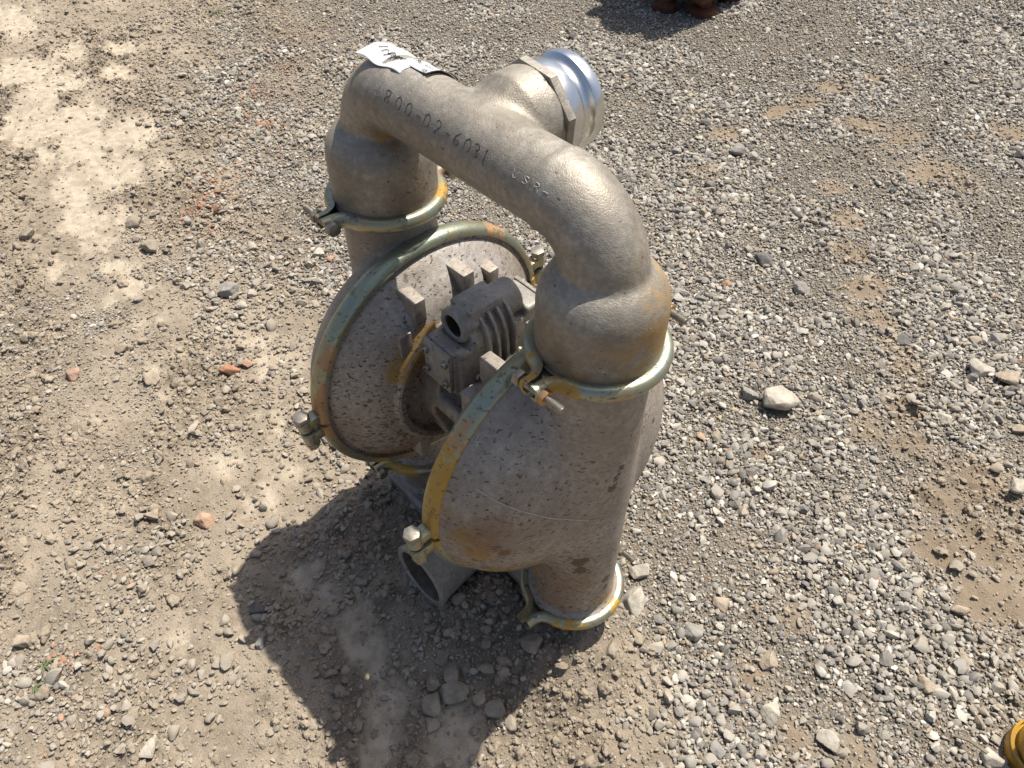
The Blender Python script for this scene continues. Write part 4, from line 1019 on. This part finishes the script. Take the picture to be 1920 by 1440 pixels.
V, F = join(*parts); mk('handwriting', V, F, M_INK, ptag)

# ------------------------------------------------------------------ single rocks
def rock_mat(i, c):
    m, t, b = nodes('rock'); N = NB(t); tc = N.n('ShaderNodeTexCoord').outputs['Object']; P = N.pos()
    d = tuple(x*.66 for x in c); col = N.mix(N.ramp(N.noise(P, 55, 6, .65), .35, .68), c, d)
    col = N.mix(N.ramp(N.noise(P, 190, 5, .65), .54, .72, 0, .55), col, (.36, .29, .21))
    col = N.mix(N.ramp(N.noise(P, 600, 3, .6), .3, .42, .4, 0), col, tuple(x*.4 for x in c))
    t.links.new(col, b.inputs['Base Color']); b.inputs['Roughness'].default_value = .88; b.inputs['Specular IOR Level'].default_value = .25
    t.links.new(N.bump(N.math('ADD', N.noise(P, 130, 6, .65), N.math('MULTIPLY', N.noise(P, 500, 4, .65), .4)), .6, .004), b.inputs['Normal'])
    return m
_rm = {}
for (u, v, wpx, hpx, c_, s_, lab), (rx, ry, rr) in zip(ROCKS, rock_spots):
    V, F = stone_shape(s_*13+1, 4, 12, .05, .12)
    V = V*(1+.05*n3(V, 7, s_))[:, None]
    ext = V.max(0)-V.min(0); V = (V-(V.max(0)+V.min(0))/2)
    asp = hpx/wpx
    V = V/ext*np.array([2*rr, 2*rr*np.clip(asp*1.15, .55, 1.5), 2*rr*np.clip(.45+.25*asp, .45, .8)])
    ang = math.atan2(RT[1], RT[0])+random.uniform(-.35, .35); ca, sa = math.cos(ang), math.sin(ang)
    V = V@np.array([[ca, sa, 0], [-sa, ca, 0], [0, 0, 1]])
    hz = float(height(np.array([rx]), np.array([ry]))[0])
    if c_ not in _rm: _rm[c_] = rock_mat(s_, c_)
    o = mk('rock', V, F, _rm[c_], None, sharp=40); o.location = (rx, ry, hz+(V[:, 2].max())*.62)
    tag(o, lab, 'rock', 'single rocks lying on the ground')

# ------------------------------------------------------------------ rusty machine beyond, yellow casting and weeds at the edges
rm = empty('rusty_machine', (-1.135, 1.915, 0)); tag(rm, 'dark rusted machine at the top edge, only its base in view', 'machine')
def child(name, V, F, mat, par, loc, **k):
    return mk(name, np.asarray(V, float), F, mat, par, **k)
for (x, y, r) in ((-.045, -.085, .045), (.07, -.02, .05), (-.11, .08, .05), (.06, .13, .045)):
    V, F = lathe([(-.01, 0), (-.01, r), (.018, r), (.024, r*.86), (.028, r*.5), (.06, r*.42), (.10, r*.45)], 'z', (x, y, 0), 40); f = mk('foot', V, F, M_RUST, rm)
    V, F = prism(hexa(.011), 'z', .0275, .040, .001); V += np.array([x-r*.62, y-r*.3, 0]); mk('bolt', V, F, M_RUST, f)
V, F = bevel_box(-.16, .12, -.10, .16, .055, .16, .02, 3); mk('base_casting', V, F, M_RUST, rm)
V, F = lathe([(-.16, 0), (-.16, .12), (-.15, .165), (-.12, .17), (-.10, .15), (.10, .15), (.12, .17), (.15, .165), (.16, .12), (.16, 0)], 'x', (-.05, .03, .36), 48); mk('drum', V, F, M_RUST, rm)
V, F = lathe([(0, .0), (0, .05), (.12, .05), (.12, .09), (.14, .09), (.14, 0)], 'z', (-.05, .03, .50), 40); mk('top_flange', V, F, M_RUST, rm)
V, F = lathe([(-.30, 0), (-.30, .07), (-.275, .07), (-.275, .045), (-.1, .045), (-.1, 0)], 'x', (-.05, 0, .34), 36); mk('side_pipe', V, F, M_RUST, rm)

yc = gp(1950, 1424)
ym = empty('yellow_casting', (float(yc[0]), float(yc[1]), 0)); tag(ym, 'yellow painted rounded metal part cut by the right edge at the bottom corner', 'casting')
V, F = lathe([(-.01, 0), (-.01, .044), (.010, .047), (.018, .0465), (.021, .043), (.022, .0395), (.026, .040), (.031, .0385), (.045, .034), (.060, .031), (.075, .030), (.09, .033), (.10, .034), (.108, .03), (.11, 0)], 'z', (0, 0, 0), 56)
body = mk('flanged_neck', V, F, M_YEL, ym)
V, F = lathe([(.0185, .0425), (.0205, .0465), (.0245, .0468), (.0262, .0435)], 'z', (0, 0, 0), 56); mk('lip', V, F, M_YEL, body)
V, F = bevel_box(.0, .20, -.05, .05, .05, .14, .02, 3); V = V@np.array([[RT[0], RT[1], 0], [-RT[1], RT[0], 0], [0, 0, 1]]); mk('housing', V, F, M_YEL, ym)
M_LEAF = simple('weed_leaf', (.085, .12, .045), (.15, .17, .075), .6, 0, 80)
M_DRY = simple('dry_stalk', (.20, .17, .12), (.13, .11, .085), .8, 0, 80)
def weed(u, v, blades, L, lab, mat=M_LEAF):
    q = gp(u, v); h0 = float(height(np.array([q[0]]), np.array([q[1]]))[0])
    e = empty('weed', (float(q[0]), float(q[1]), h0)); tag(e, lab, 'weed', 'small weeds')
    for k in range(blades):
        a = random.uniform(0, 6.28); l = L*random.uniform(.6, 1.1); wd = l*.085; V, F = [], []
        for i in range(7):
            t = i/6; c = np.array([math.cos(a)*l*t, math.sin(a)*l*t, .004+l*(.55*t-.5*t*t)]); n_ = np.array([-math.sin(a), math.cos(a), .2])
            ww = wd*math.sin(math.pi*min(.08+t*.92, .999))+.0002
            V += [c-n_*ww, c+np.array([0, 0, -.25*ww]), c+n_*ww]
        F = [(i*3+j, i*3+j+1, i*3+j+4, i*3+j+3) for i in range(6) for j in (0, 1)]
        o = mk('leaf', V, F, mat, e, sharp=None); m_ = o.modifiers.new('t', 'SOLIDIFY'); m_.thickness = .0004
weed(82, 1248, 5, .017, 'upper of two small green weeds near the left edge')
weed(62, 1288, 4, .021, 'lower of two small green weeds near the left edge')
weed(403, 22, 4, .045, 'thin grass tuft at the top edge left of the pump')
p0, p1, p2 = gp(1790, 1378, .01), gp(1818, 1388, .018), gp(1852, 1412, .03)
V, F = sweep([p0, (p0+p1)/2, p1, (p1+p2)/2, p2], [(-.0028, -.0004), (.0028, -.0006), (.0022, .0008), (-.0022, .0007)], up=(0, 0, 1))
st = mk('dry_stalk', V, F, M_DRY, None); tag(st, 'flat dry grey stalk lying beside the yellow part at lower right', 'stalk')
